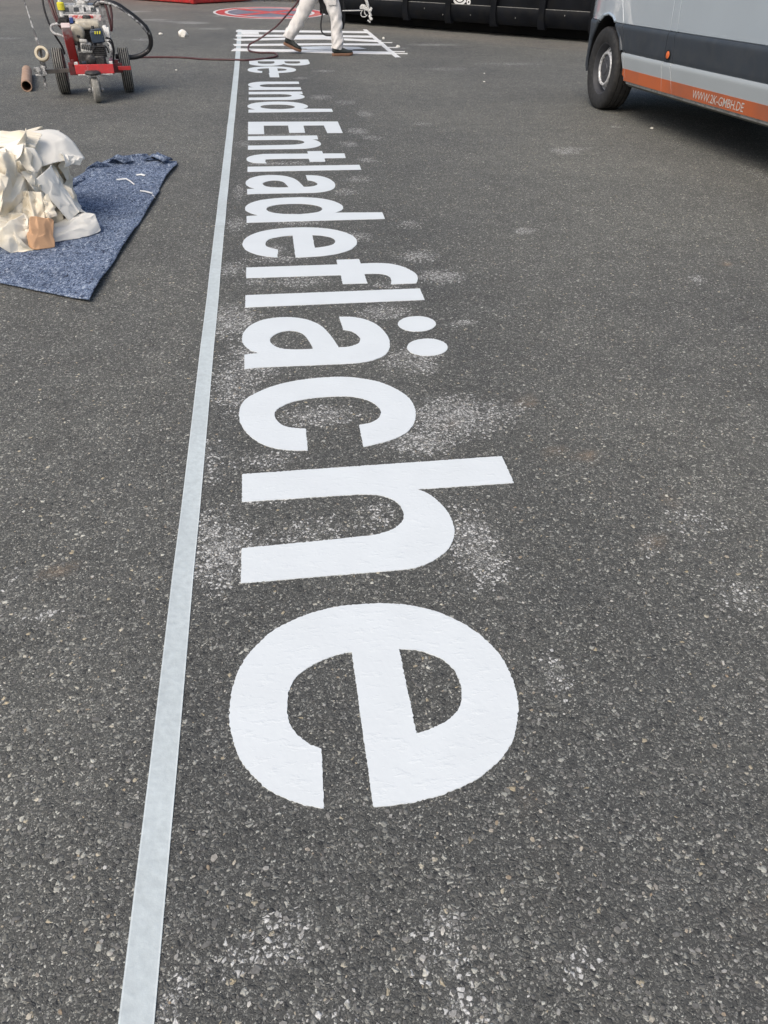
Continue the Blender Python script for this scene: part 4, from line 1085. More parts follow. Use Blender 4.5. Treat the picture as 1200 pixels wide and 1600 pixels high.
# ------------------------------------------------------------------ line striping machine
M_RED = simple('red_machine_paint', (.50, .030, .032), .35, var=.15, scale=10, dirt=(.35, .05, .05), splat=(.6, .5, .48), splat_amt=.05)
M_REDW = simple('oversprayed_red_paint', (.50, .05, .05), .5, var=.15, scale=8, splat=(.68, .62, .60), splat_amt=.42, splat_scale=9)
M_GUARD, nt, b = new_mat('faded_guard_paint')
tc = node(nt, 'ShaderNodeTexCoord'); sx_ = node(nt, 'ShaderNodeSeparateXYZ'); nt.links.new(tc.outputs['Object'], sx_.inputs[0])
ng = node(nt, 'ShaderNodeTexNoise', i_Scale=16.0, i_Detail=7.0, i_Roughness=.7); nt.links.new(tc.outputs['Object'], ng.inputs['Vector'])
k_ = math_(nt, 'ADD', math_(nt, 'MULTIPLY', math_(nt, 'SUBTRACT', sx_.outputs[2], .50), 3.6), math_(nt, 'MULTIPLY', math_(nt, 'SUBTRACT', ng.outputs[0], .5), 1.6))
nt.links.new(mix(nt, ramp(nt, k_, [(0, .03), (.42, .88)]), (.50, .05, .05), (.66, .60, .59)), b.inputs['Base Color']); b.inputs['Roughness'].default_value = .5
M_DRED = simple('dark_red_frame', (.13, .022, .025), .5, var=.25, scale=14, dirt=(.06, .05, .05))
M_ENG = simple('oily_black_engine', (.025, .025, .026), .45, var=.4, scale=30, dirt=(.10, .095, .09), splat=(.4, .39, .37), splat_amt=-.05)
M_BEIGE = simple('cream_engine_plastic', (.55, .50, .40), .45, var=.12, scale=12, dirt=(.34, .31, .26), splat=(.7, .68, .62), splat_amt=.1)
M_NAVY = simple('dark_blue_filter_box', (.035, .05, .075), .4, var=.2, scale=20, splat=(.3, .32, .33), splat_amt=-.02)
M_SPLAT = simple('paint_splattered_metal', (.12, .12, .125), .5, var=.3, scale=16, splat=(.66, .66, .64), splat_amt=.36, splat_scale=16)
M_SPLATW = simple('white_caked_metal', (.45, .45, .44), .55, var=.15, scale=20, splat=(.74, .74, .72), splat_amt=.4, dirt=(.2, .2, .2))
M_YEL = simple('yellow_tag', (.75, .68, .05), .5, var=.12, scale=20)
M_TREAD = simple('dusty_tyre_tread', (.23, .225, .205), .85, var=.3, scale=22, dirt=(.24, .235, .21), splat=(.40, .39, .36), splat_amt=.2, splat_scale=55, bump=.3, bscale=180)
M_WALLW = simple('oversprayed_sidewall', (.5, .49, .46), .7, var=.15, scale=14, dirt=(.2, .2, .19))
M_SILV = simple('silver_muffler', (.42, .42, .40), .4, metal=.5, var=.2, scale=30, dirt=(.15, .14, .13))
M_GREYC = simple('grey_console', (.34, .35, .35), .5, var=.15, scale=14, splat=(.7, .7, .69), splat_amt=.35, dirt=(.06, .06, .065), splat_scale=22)
M_BLUEP = simple('blue_cap', (.03, .07, .25), .4)

MA = empty('line_striping_machine', (-1.77, 9.385, 0), math.atan2(.157, .987), label='red paint splattered petrol line striping machine on two wheels and a front caster', cat='striping machine')
def part(name, fn, mat, parent=MA, bevel=0, angle=40):
    m = MB(); fn(m); return m.build(name, mat if isinstance(mat, list) else [mat], parent, bevel=bevel, angle=angle)
RX = lambda d: Matrix.Rotation(R(d), 3, 'X')
RY = lambda d: Matrix.Rotation(R(d), 3, 'Y')
RZ = lambda d: Matrix.Rotation(R(d), 3, 'Z')
def tread_prof(r, w, rin):
    h = w/2
    pr = [(rin, -h*.7), (rin+.02, -h), (r-.035, -h*1.04), (r-.014, -h*.98), (r-.004, -h*.86)]
    for gx in (-.6, -.2, .2, .6):
        pr += [(r, h*(gx-.10)), (r-.014, h*(gx-.085)), (r-.014, h*(gx+.085)), (r, h*(gx+.10))]
    return pr+[(r-.004, h*.86), (r-.014, h*.98), (r-.035, h*1.04), (rin+.02, h), (rin, h*.7)]
for x, y, sd_ in ((-.315, 0, -1), (.340, 0, 1)):
    ax = Vector((1, 0, 0)); c = Vector((x, y, .208))
    wh = part('wheel', lambda m: m.lathe([(0, -.045), (.035, -.05), (.035, .05), (0, .045)], c, ax, 20), M_SPLATW)
    prof_ = tread_prof(.208, .104, .105)
    def tyre_fn(m):
        m.lathe(prof_, c, ax, 72)
        for i in range(len(prof_)-1):      # groove faces coloured dark to stand in for the shade inside them
            if max(prof_[i][0], prof_[i+1][0]) > .19 and min(prof_[i][0], prof_[i+1][0]) < .196:
                m.m[i*72:(i+1)*72] = [1]*72
    part('tyre', tyre_fn, [M_TREAD, M_TYRE], wh, angle=50)
    part('rim', lambda m: (m.lathe([(.112, .050), (.106, .052), (.095, .030), (.05, .026), (.034, .034)], c, ax, 40), m.lathe([(.112, -.050), (.106, -.052), (.095, -.030), (.05, -.026), (.034, -.034)], c, ax, 40)), M_SPLATW, wh)
    part('sidewall_overspray', lambda m: m.lathe([(.116, sd_*.0525), (.150, sd_*.0560), (.178, sd_*.0552), (.190, sd_*.0535)], c, ax, 48), M_WALLW, wh)
# lugs across the tread
part('axle', lambda m: m.tube([(-.30, 0, .208), (.33, 0, .208)], .018, 10), M_DRED)
cc = Vector((.016, -.655, .112))
cax = Vector((math.cos(R(6)), math.sin(R(6)), 0))
cw = part('caster_wheel', lambda m: m.lathe([(0, -.030), (.03, -.036), (.03, .036), (0, .030)], cc, cax, 20), M_SPLATW)
part('tyre', lambda m: m.lathe([(.05, -.026), (.085, -.034), (.104, -.030), (.111, -.018), (.107, -.008), (.112, 0), (.107, .008), (.111, .018), (.104, .030), (.085, .034), (.05, .026)], cc, cax, 56), M_TREAD, cw, angle=60)
part('caster_fork', lambda m: [m.loft([[cc+cax*sx*a+Vector((0, dy, dz)) for dy, dz in ((-.018, -.02), (.018, -.02), (.03, .125), (-.03, .125))] for a in (.044, .050)]) for sx in (-1, 1)]+[m.box(cc+Vector((0, 0, .128)), (.12, .09, .012))], M_SPLAT, bevel=.002)
part('caster_bolt', lambda m: (m.tube([cc-cax*.075, cc+cax*.075], .012, 8), m.lathe([(0, .0), (.020, 0), (.020, .014), (0, .014)], cc+cax*.052, cax, 6), m.lathe([(0, .0), (.020, 0), (.020, .014), (0, .014)], cc-cax*.066, cax, 6)), M_STEEL)
part('swivel_plate', lambda m: (m.lathe([(0, .0), (.075, 0), (.078, .012), (.070, .022), (.055, .03), (0, .03)], cc+Vector((0, .0, .136)), (0, 0, 1), 24)), M_ENG)
# chassis
part('front_plate', lambda m: m.box((.040, -.600, .285), (.365, .022, .082), RX(-8)), M_RED, bevel=.005)
part('front_lip', lambda m: m.box((.040, -.600, .240), (.33, .05, .010)), M_SPLATW, bevel=.003)
for x in (-.125, .205):
    part('chassis_rail', lambda m: m.box((x, -.20, .27), (.035, .78, .06)), M_RED, bevel=.005)
    part('rail_cap', lambda m: m.box((x+.0, -.575, .325), (.034, .05, .040)), M_SPLATW, bevel=.004)
part('cross_plate', lambda m: m.box((.04, -.22, .250), (.33, .68, .02)), M_ENG, bevel=.003)
part('side_bracket', lambda m: (m.box((.262, -.33, .262), (.09, .05, .085)), m.box((.325, -.36, .262), (.135, .02, .038)), m.box((.255, -.33, .315), (.035, .04, .04))), M_DRED, bevel=.004)
part('side_bracket', lambda m: (m.box((-.175, -.33, .262), (.075, .05, .11)), m.box((-.165, -.36, .32), (.03, .03, .05))), M_DRED, bevel=.004)
part('bracket_face', lambda m: m.box((.328, -.374, .262), (.125, .010, .036)), M_RED, bevel=.003)
# engine
part('engine_block', lambda m: (m.box((.03, -.30, .345), (.26, .34, .16)), m.box((.06, -.36, .40), (.17, .2, .10)), m.box((.10, -.47, .34), (.10, .05, .09)), m.lathe([(.0, 0), (.05, 0), (.055, -.03), (.03, -.05), (0, -.05)], (.02, -.46, .35), (0, 1, 0), 20)), M_ENG, bevel=.012)
for k in range(6):
    part('cooling_fin', lambda m: m.box((.115, -.40, .375+.017*k), (.13, .16, .006)), M_ENG, bevel=.001)
part('oil_filler', lambda m: (m.tube([(-.05, -.46, .31), (-.05, -.53, .33)], .016, 10), m.box((-.05, -.54, .335), (.04, .015, .02))), M_NAVY, bevel=.004)
mf = part('muffler', lambda m: (m.box((-.005, -.415, .455), (.105, .09, .085), RY(8)), m.box((.0, -.44, .415), (.12, .06, .05), RY(8))), M_SILV, bevel=.014)
part('muffler_guard', lambda m: [m.box((-.04+.018*k, -.466, .445), (.008, .006, .07)) for k in range(5)], M_ENG, mf)
part('exhaust_cap', lambda m: m.box((-.02, -.43, .507), (.075, .07, .03), RY(6)), M_WALLW, mf, bevel=.01)
part('fan_cover', lambda m: (m.lathe([(0, .0), (.055, .002), (.072, .02), (.076, .06), (.07, .09)], (-.072, -.30, .555), (0, 1, .15), 28), m.box((-.10, -.24, .60), (.07, .10, .06))), M_BEIGE, bevel=.01)
part('starter_slot', lambda m: (m.box((-.062, -.306, .535), (.03, .02, .022), RY(20)), m.box((-.07, -.285, .606), (.05, .02, .006))), M_ENG, bevel=.004)
tk = part('fuel_tank', lambda m: m.loft([[Vector((x*a+.045, y*b_-.14, z)) for x, y in ((-1, -.75), (-.85, -1), (.85, -1), (1, -.75), (1, .75), (.85, 1), (-.85, 1), (-1, .75))] for a, b_, z in ((.10, .09, .585), (.120, .105, .60), (.122, .108, .635), (.11, .095, .662), (.07, .06, .672))]), M_BEIGE, bevel=.012)
part('fuel_cap', lambda m: m.lathe([(0, .03), (.03, .03), (.04, .022), (.042, 0)], (.045, -.13, .670), (0, 0, 1), 20), M_ENG, tk)
part('blue_cap', lambda m: m.box((-.105, -.10, .655), (.035, .05, .05)), M_BLUEP, bevel=.006)
af = part('air_filter_box', lambda m: (m.box((.118, -.32, .535), (.125, .12, .105), RY(-4)), m.box((.118, -.32, .592), (.11, .10, .02), RY(-4))), M_NAVY, bevel=.012)
part('filter_knob', lambda m: m.lathe([(0, .025), (.012, .025), (.016, .01), (.014, 0)], (.09, -.32, .60), (0, 0, 1), 12), M_ENG, af)
part('warning_sticker', lambda m: [m.box((.105+.022*k, -.3835, .572), (.012, .002, .026), RY(12)) for k in range(3)], M_YEL, af)
part('belt_guard', lambda m: m.box((-.158, -.235, .470), (.086, .46, .055), RX(-47.0)), M_GUARD, bevel=.006)
part('guard_bolt', lambda m: m.lathe([(0, .014), (.012, .014), (.014, 0)], (-.13, -.45, .315), (0, -1, 0), 8), M_STEEL)
part('carburettor', lambda m: (m.box((.13, -.39, .45), (.06, .06, .06)), m.tube([(.15, -.42, .47), (.19, -.42, .45), (.20, -.40, .40)], .008, 6, sub=3)), M_ENG, bevel=.006)
part('spark_plug_lead', lambda m: m.tube([(.06, -.44, .50), (.075, -.48, .46), (.05, -.48, .42), (.075, -.47, .39)], .006, 6, sub=4), M_HOSE)
part('throttle_lever', lambda m: (m.tube([(.19, -.36, .50), (.225, -.38, .47), (.235, -.38, .41), (.21, -.38, .35)], .008, 6, sub=3), m.box((.205, -.37, .505), (.04, .02, .014)), m.box((.225, -.38, .44), (.016, .016, .05))), M_SPLAT, bevel=.003)
part('control_cable', lambda m: (m.tube([(.20, -.35, .53), (.25, -.33, .50), (.255, -.32, .40), (.22, -.34, .30)], .007, 6, sub=4), m.tube([(.17, -.36, .50), (.24, -.37, .49), (.245, -.35, .42), (.23, -.33, .33)], .006, 6, sub=4)), M_HOSE)
part('pump_linkage', lambda m: (m.tube([(.20, -.25, .62), (.235, -.30, .48)], .022, 10), m.box((.218, -.28, .56), (.05, .03, .10), RX(-20))), M_SPLATW, bevel=.005)
# console, uprights, handlebar
part('console_box', lambda m: m.loft([[Vector((-.165, -.04, .705)), Vector((.18, -.04, .705)), Vector((.18, .14, .705)), Vector((-.165, .14, .705))], [Vector((-.165, -.02, .775)), Vector((.18, -.02, .775)), Vector((.18, .14, .79)), Vector((-.165, .14, .79))]]), M_GREYC, bevel=.006)
part('console_trim', lambda m: m.box((.0075, -.048, .700), (.36, .014, .010)), M_SPLATW, bevel=.002)
part('red_shelf', lambda m: m.box((.03, -.02, .672), (.31, .12, .05)), M_REDW, bevel=.004)
part('shelf_face', lambda m: m.box((.055, -.083, .672), (.11, .006, .044)), M_RED, bevel=.002)
M_CLAB = simple('dark_console_label', (.03, .035, .04), .4, splat=(.5, .5, .5), splat_amt=.15)
for x, w_ in ((-.135, .045), (-.04, .05), (.04, .02), (.125, .05)): part('console_mark', lambda m: m.box((x, -.032, .742), (w_, .006, .036), RX(-16)), M_CLAB, bevel=.001)
part('upright', lambda m: m.box((.225, .03, .62), (.05, .04, .40), RX(8)), M_SPLATW, bevel=.006)
part('upright', lambda m: m.box((-.175, .02, .69), (.035, .035, .30)), M_SPLAT, bevel=.006)
part('handlebar', lambda m: [m.tube([(x, .10, .70), (x, .35, .90), (x, .62, 1.02)], .016, 10) for x in (-.19, .23)]+[m.tube([(-.19, .55, .99), (.23, .55, .99)], .016, 10)], M_SPLAT)
part('hand_grip', lambda m: [m.tube([(x, .58, 1.005), (x, .72, 1.06)], .021, 10) for x in (-.19, .23)], M_HOSE)
part('pump_cylinder', lambda m: (m.lathe([(.062, 0), (.066, .02), (.05, .04), (.045, .12), (.055, .14), (.055, .20), (.03, .22), (0, .22)], (.02, .06, .775), (0, 0, 1), 22), m.tube([(.07, .04, .80), (.11, .02, .84), (.10, .0, .90)], .014, 8, sub=3), m.tube([(-.03, .03, .80), (-.06, .0, .83), (-.045, 0, .88)], .012, 8, sub=3)), M_SPLATW)
part('pressure_gauge', lambda m: m.lathe([(0, .012), (.03, .012), (.034, 0), (.03, -.02), (0, -.02)], (.075, -.01, .835), (0, -1, .3), 18), M_STEEL)
yt = part('filter_tube', lambda m: m.tube([(-.19, -.03, .64), (-.185, -.02, .73), (-.18, -.01, .90)], [.03, .022, .022], 10), M_SPLATW)
part('yellow_tag', lambda m: m.lathe([(.02, -.035), (.034, -.03), (.036, .025), (.026, .035), (.02, .037)], (-.182, -.03, .77), (0, 0, 1), 14), M_YEL, yt)
part('valve_block', lambda m: (m.box((-.185, -.05, .66), (.09, .07, .05)), m.box((-.22, -.06, .64), (.05, .05, .03))), M_ENG, bevel=.008)
part('side_handle', lambda m: m.tube([(-.165, -.06, .615), (-.24, -.07, .625), (-.305, -.08, .612), (-.315, -.09, .575), (-.29, -.10, .545), (-.24, -.10, .530), (-.19, -.09, .505)], .012, 8, sub=5), M_SPLATW)
part('seat_post', lambda m: m.box((.02, .20, .42), (.26, .08, .42)), M_ENG, bevel=.01)
# hoses of the machine
part('thick_hose', lambda m: m.tube([(.12, .03, .74), (.17, -.02, .79), (.26, -.05, .805), (.36, -.06, .785), (.47, -.06, .715), (.57, -.05, .635), (.63, -.03, .555), (.645, -.01, .455), (.60, .02, .375), (.50, .03, .325), (.38, .02, .315), (.26, .0, .33)], .024, 10, sub=6), simple('splattered_black_hose', (.018, .018, .02), .4, var=.2, scale=10, splat=(.55, .55, .54), splat_amt=.08, splat_scale=7))
part('thin_hose', lambda m: m.tube([(.13, .0, .745), (.18, -.05, .80), (.27, -.085, .80), (.37, -.09, .765), (.47, -.09, .695), (.565, -.08, .615), (.615, -.06, .545)], .011, 8, sub=6), M_SPLAT)
part('hose_clip', lambda m: m.lathe([(.026, -.012), (.032, -.012), (.032, .012), (.026, .012)], (.605, -.04, .59), (-.55, .05, .83), 14), M_HOSE)
part('maroon_hose', lambda m: (m.tube([(.19, -.02, .90), (.245, -.06, .80), (.262, -.08, .68), (.268, -.08, .60), (.262, -.07, .56)], .012, 8, sub=5), m.tube([(.22, 0, .92), (.285, -.05, .82), (.295, -.07, .72), (.280, -.08, .62), (.266, -.07, .57)], .012, 8, sub=5)), M_MAROON)
part('maroon_hose', lambda m: (m.tube([(-.30, .10, .92), (-.285, .03, .80), (-.27, -.02, .72), (-.24, -.05, .62), (-.18, -.06, .54)], .012, 8, sub=5), m.tube([(-.25, .12, .92), (-.255, .04, .82), (-.245, -.02, .70), (-.215, -.05, .60), (-.16, -.06, .52)], .012, 8, sub=5)), M_MAROON)
part('black_hose', lambda m: m.tube([(-.315, .05, .98), (-.345, .0, .80), (-.335, -.03, .66), (-.30, -.05, .54), (-.255, -.05, .44), (-.24, -.05, .36)], .010, 8, sub=5), M_HOSE)
part('bottle_funnel', lambda m: m.box((-.10, .45, .55), (.26, .26, .3)), M_ENG, bevel=.02)
# pointer arm on the left with its clamp and rod
arm = part('pointer_arm', lambda m: m.box((-.36, -.33, .243), (.32, .03, .036), RY(-2)), simple('dirty_steel_bar', (.10, .09, .08), .6, var=.3, scale=20), bevel=.004)
part('clamp', lambda m: (m.box((-.475, -.34, .245), (.075, .07, .07)), m.tube([(-.47, -.34, .10), (-.465, -.34, .33)], .013, 8), m.tube([(-.53, -.36, .27), (-.42, -.36, .285)], .012, 8), m.tube([(-.54, -.36, .215), (-.45, -.36, .225)], .010, 8), m.box((-.535, -.37, .268), (.025, .03, .035), RY(30)), m.lathe([(0, 0), (.022, 0), (.022, .02), (0, .02)], (-.50, -.385, .262), (.1, -1, 0), 6), m.lathe([(0, 0), (.018, 0), (.018, .02), (0, .02)], (-.445, -.385, .235), (.1, -1, 0), 6), m.box((-.452, -.34, .32), (.05, .03, .07))), M_SPLAT, arm, bevel=.004)
part('pointer_rod', lambda m: (m.tube([(-.448, -.34, .33), (-.445, -.33, .42), (-.462, -.30, .52), (-.475, -.27, .66), (-.495, -.24, .835)], [.010, .012, .012, .007, .005], 8), m.tube([(-.440, -.34, .43), (-.475, -.28, .64)], [.012, .005], 6)), M_SPLAT, arm)
M_ROLL = simple('cream_tape_roll', (.56, .49, .36), .6, var=.1, scale=20, splat=(.72, .70, .64), splat_amt=.2)
TR_ = empty('tape_roll', (-1.77+.987*-.435+.157*.375, 9.385+.157*-.435-.987*.375, .40), math.atan2(.157, .987), label='cream tape roll hanging on the pointer rod at the left side of the machine', cat='tape roll')
part('tape_ring', lambda m: m.lathe([(.049, -.025), (.062, -.025), (.066, -.022), (.066, .022), (.062, .025), (.049, .025)], (0, 0, 0), (-.12, -.93, .32), 36, closed=True), M_ROLL, TR_)
part('core', lambda m: m.lathe([(.043, -.026), (.0488, -.026), (.0488, .026), (.043, .026)], (0, 0, 0), (-.12, -.93, .32), 36, closed=True), simple('card_core', (.62, .55, .42), .7), TR_)

# ------------------------------------------------------------------ cardboard tube
M_CARD = simple('brown_cardboard', (.40, .26, .18), .75, var=.08, scale=6, dirt=(.5, .38, .3))
a_, b_ = Vector((-2.495, 9.45, .054)), Vector((-2.77, 10.68, .054))
m = MB(); ax = (b_-a_).normalized(); ln = (b_-a_).length
m.lathe([(.046, 0), (.054, 0), (.054, ln), (.046, ln)], (0, 0, .054), ax, 32, closed=True)
o = m.build('cardboard_tube', [M_CARD], None); o.location = (a_.x, a_.y, 0)
tag(o, 'brown cardboard tube lying on the asphalt left of the striping machine', 'cardboard tube')

# ------------------------------------------------------------------ blue felt blanket
M_FELT, nt, b = new_mat('blue_felt')
tc = node(nt, 'ShaderNodeTexCoord'); P = tc.outputs['Object']
mp = node(nt, 'ShaderNodeMapping'); mp.inputs['Scale'].default_value = (1, .55, 1); mp.inputs['Rotation'].default_value = (0, 0, .5); nt.links.new(P, mp.inputs[0])
f1 = node(nt, 'ShaderNodeTexNoise', i_Scale=62.0, i_Detail=3.0, i_Roughness=.75, i_Distortion=1.6); nt.links.new(mp.outputs[0], f1.inputs['Vector'])
f2 = node(nt, 'ShaderNodeTexNoise', i_Scale=78.0, i_Detail=3.0, i_Roughness=.7, i_Distortion=2.0); nt.links.new(P, f2.inputs['Vector'])
f3 = node(nt, 'ShaderNodeTexNoise', i_Scale=5.0, i_Detail=4.0); nt.links.new(P, f3.inputs['Vector'])
c_ = ramp(nt, f1.outputs[0], [(.37, (.022, .028, .052)), (.46, (.09, .125, .20)), (.56, (.18, .232, .335)), (.65, (.46, .51, .58))])
c_ = mix(nt, ramp(nt, f2.outputs[0], [(.58, 0), (.66, .65)]), c_, (.52, .57, .65))
c_ = mix(nt, ramp(nt, f2.outputs[0], [(.34, .75), (.43, 0)]), c_, (.014, .02, .045))
c_ = mix(nt, 1.0, c_, ramp(nt, f3.outputs[0], [(.3, .88), (.7, 1.14)]), 'MULTIPLY')
nt.links.new(c_, b.inputs['Base Color']); b.inputs['Roughness'].default_value = .95; b.inputs['Specular IOR Level'].default_value = .1
bp = node(nt, 'ShaderNodeBump', i_Strength=.5, i_Distance=.006); nt.links.new(f1.outputs[0], bp.inputs['Height']); nt.links.new(bp.outputs[0], b.inputs['Normal'])
def poly_at(P, t):
    return float(np.interp(t, [p[0] for p in P], [p[1] for p in P]))
def build_blanket():
    # rows run from the near edge (v = 0) to the far tip (v = 1)
    right = [(0, -.85, 3.386), (.3, -.79, 4.12), (.6, -.728, 4.93), (.72, -.712, 5.23), (.74, -.722, 5.27), (.85, -.70, 5.60), (.97, -.655, 5.95), (1.0, -.665, 6.04)]
    left = [(0, -1.98, 4.02), (.25, -1.95, 4.25), (.5, -1.72, 4.60), (.70, -1.50, 5.10), (.80, -1.335, 5.42), (.90, -1.215, 5.74), (.96, -1.10, 5.98), (1.0, -.88, 6.09)]
    N, M = 90, 56
    vs = []
    for j in range(N+1):
        v = j/N
        rx, ry = np.interp(v, [p[0] for p in right], [p[1] for p in right]), np.interp(v, [p[0] for p in right], [p[2] for p in right])
        lx, ly = np.interp(v, [p[0] for p in left], [p[1] for p in left]), np.interp(v, [p[0] for p in left], [p[2] for p in left])
        for i in range(M+1):
            u = i/M
            x, y = lerp(lx, rx, u), lerp(ly, ry, u)
            near_pull = .0
            if v < .25: y += .035*math.sin(u*5.0)*(1-v/.25); x += .02*math.sin(u*9)*(1-v/.25)
            z = .007+.010*max(0, noise.noise(Vector((x*3.0, y*2.2, 3))))+.004*noise.noise(Vector((x*9, y*9, 1)))+.002
            # a ridge along the far left edge, rising to the crumpled tip
            e = math.exp(-(u/.10)**2)*(1 if v > .55 else max(0, (v-.35)/.2))
            z += e*(.012+.020*max(0, v-.72)/.28)
            tip = max(0, (v-.86)/.14)
            z += tip*(.030+.034*noise.noise(Vector((x*10, y*8, 9))))*math.sin(min(1, u*1.15+.15)*math.pi)**.6
            z += .030*math.exp(-((v-.87)/.035)**2)*math.exp(-((u-.26)/.13)**2)
            z += max(0, (u-.93)/.07)*.006*(1+math.sin(v*23))
            vs.append((x, y, max(z, .004)))
    W = M+1
    fs = [(j*W+i, j*W+i+1, (j+1)*W+i+1, (j+1)*W+i) for j in range(N) for i in range(M)]
    m = MB(); m.add(vs, fs)
    # folded back lip along the far edge
    lip = []
    for k in range(41):
        v = .66+.235*k/40
        lx, ly = np.interp(v, [p[0] for p in left], [p[1] for p in left]), np.interp(v, [p[0] for p in left], [p[2] for p in left])
        w_ = .02+.055*math.sin(math.pi*min(1, k/40*.9+.1))+.01*math.sin(k*.9)
        lip.append([Vector((lx-.004, ly, .016)), Vector((lx-.006, ly+.004, .026)), Vector((lx+w_*.5, ly-.01, .033+.004*math.sin(k*.7))), Vector((lx+w_, ly-.03, .027+.003*math.sin(k*1.3)))])
    m.loft(lip, caps=False, closed=False)
    # two standing flaps near the tip
    for cx, cy, an, w_, h in ((-1.16, 5.78, .6, .10, .055), (-1.03, 5.93, .25, .14, .055), (-.77, 6.02, -.35, .15, .05)):
        rows = []
        for k in range(9):
            t = k/8-.5
            bx, by = cx+math.cos(an)*t*w_, cy+math.sin(an)*t*w_
            hh_ = h*(1-.8*abs(t*2)**1.5)+.012*noise.noise(Vector((k*.8, cx*9, 0)))
            rows.append([Vector((bx, by, .03)), Vector((bx+.015, by+.012, .03+hh_*.6)), Vector((bx-.02, by-.02, .035+hh_)), Vector((bx-.055, by-.06, .03+hh_*.75))])
        m.loft(rows, caps=False, closed=False)
    o = m.build('felt_blanket', [M_FELT], None, angle=50)
    sd2 = o.modifiers.new('thick', 'SOLIDIFY'); sd2.thickness = .005
    tag(o, 'blue speckled felt moving blanket lying flat under the pile of paper', 'blanket')
build_blanket()
def shred(name, pts, w_, mat, label, cat, group=None):
    m = MB()
    rows = []
    for i, p in enumerate(pts):
        p = Vector(p); q = Vector(pts[min(i+1, len(pts)-1)])-Vector(pts[max(i-1, 0)]); s = Vector((-q.y, q.x, 0)).normalized()*w_*(.5+.5*math.sin(math.pi*(i+.5)/len(pts)))
        rows.append([p+s, p+Vector((0, 0, .006)), p-s])
    m.loft(rows, caps=False, closed=False)
    o = m.build(name, [mat], None)
    sd3 = o.modifiers.new('t', 'SOLIDIFY'); sd3.thickness = .0012
    return tag(o, label, cat, group)
M_SHRED = simple('white_paint_skin', (.72, .74, .75), .5, var=.08, scale=30)

# ------------------------------------------------------------------ heap of crumpled masking paper
M_PAPER, nt, b = new_mat('cream_masking_paper')
tc = node(nt, 'ShaderNodeTexCoord'); P = tc.outputs['Object']
p1 = node(nt, 'ShaderNodeTexNoise', i_Scale=7.0, i_Detail=5.0); nt.links.new(P, p1.inputs['Vector'])
p2 = node(nt, 'ShaderNodeTexNoise', i_Scale=38.0, i_Detail=4.0); nt.links.new(P, p2.inputs['Vector'])
oi = node(nt, 'ShaderNodeObjectInfo')
c_ = ramp(nt, p1.outputs[0], [(.28, (.74, .65, .47)), (.46, (.82, .765, .645)), (.75, (.85, .82, .745))])
c_ = mix(nt, 1.0, c_, ramp(nt, oi.outputs['Random'], [(0, (.94, .92, .88)), (1, (1.02, 1.02, 1.02))]), 'MULTIPLY')
nt.links.new(c_, b.inputs['Base Color']); b.inputs['Roughness'].default_value = .62
bp = node(nt, 'ShaderNodeBump', i_Strength=.25, i_Distance=.004); nt.links.new(p2.outputs[0], bp.inputs['Height']); nt.links.new(bp.outputs[0], b.inputs['Normal'])
M_PSMOOTH = simple('smooth_white_paper', (.85, .825, .755), .55, var=.03, scale=6, bump=.06, bscale=30)
M_KRAFT = simple('brown_kraft_paper', (.62, .37, .21), .7, var=.10, scale=8, bump=.2, bscale=22)

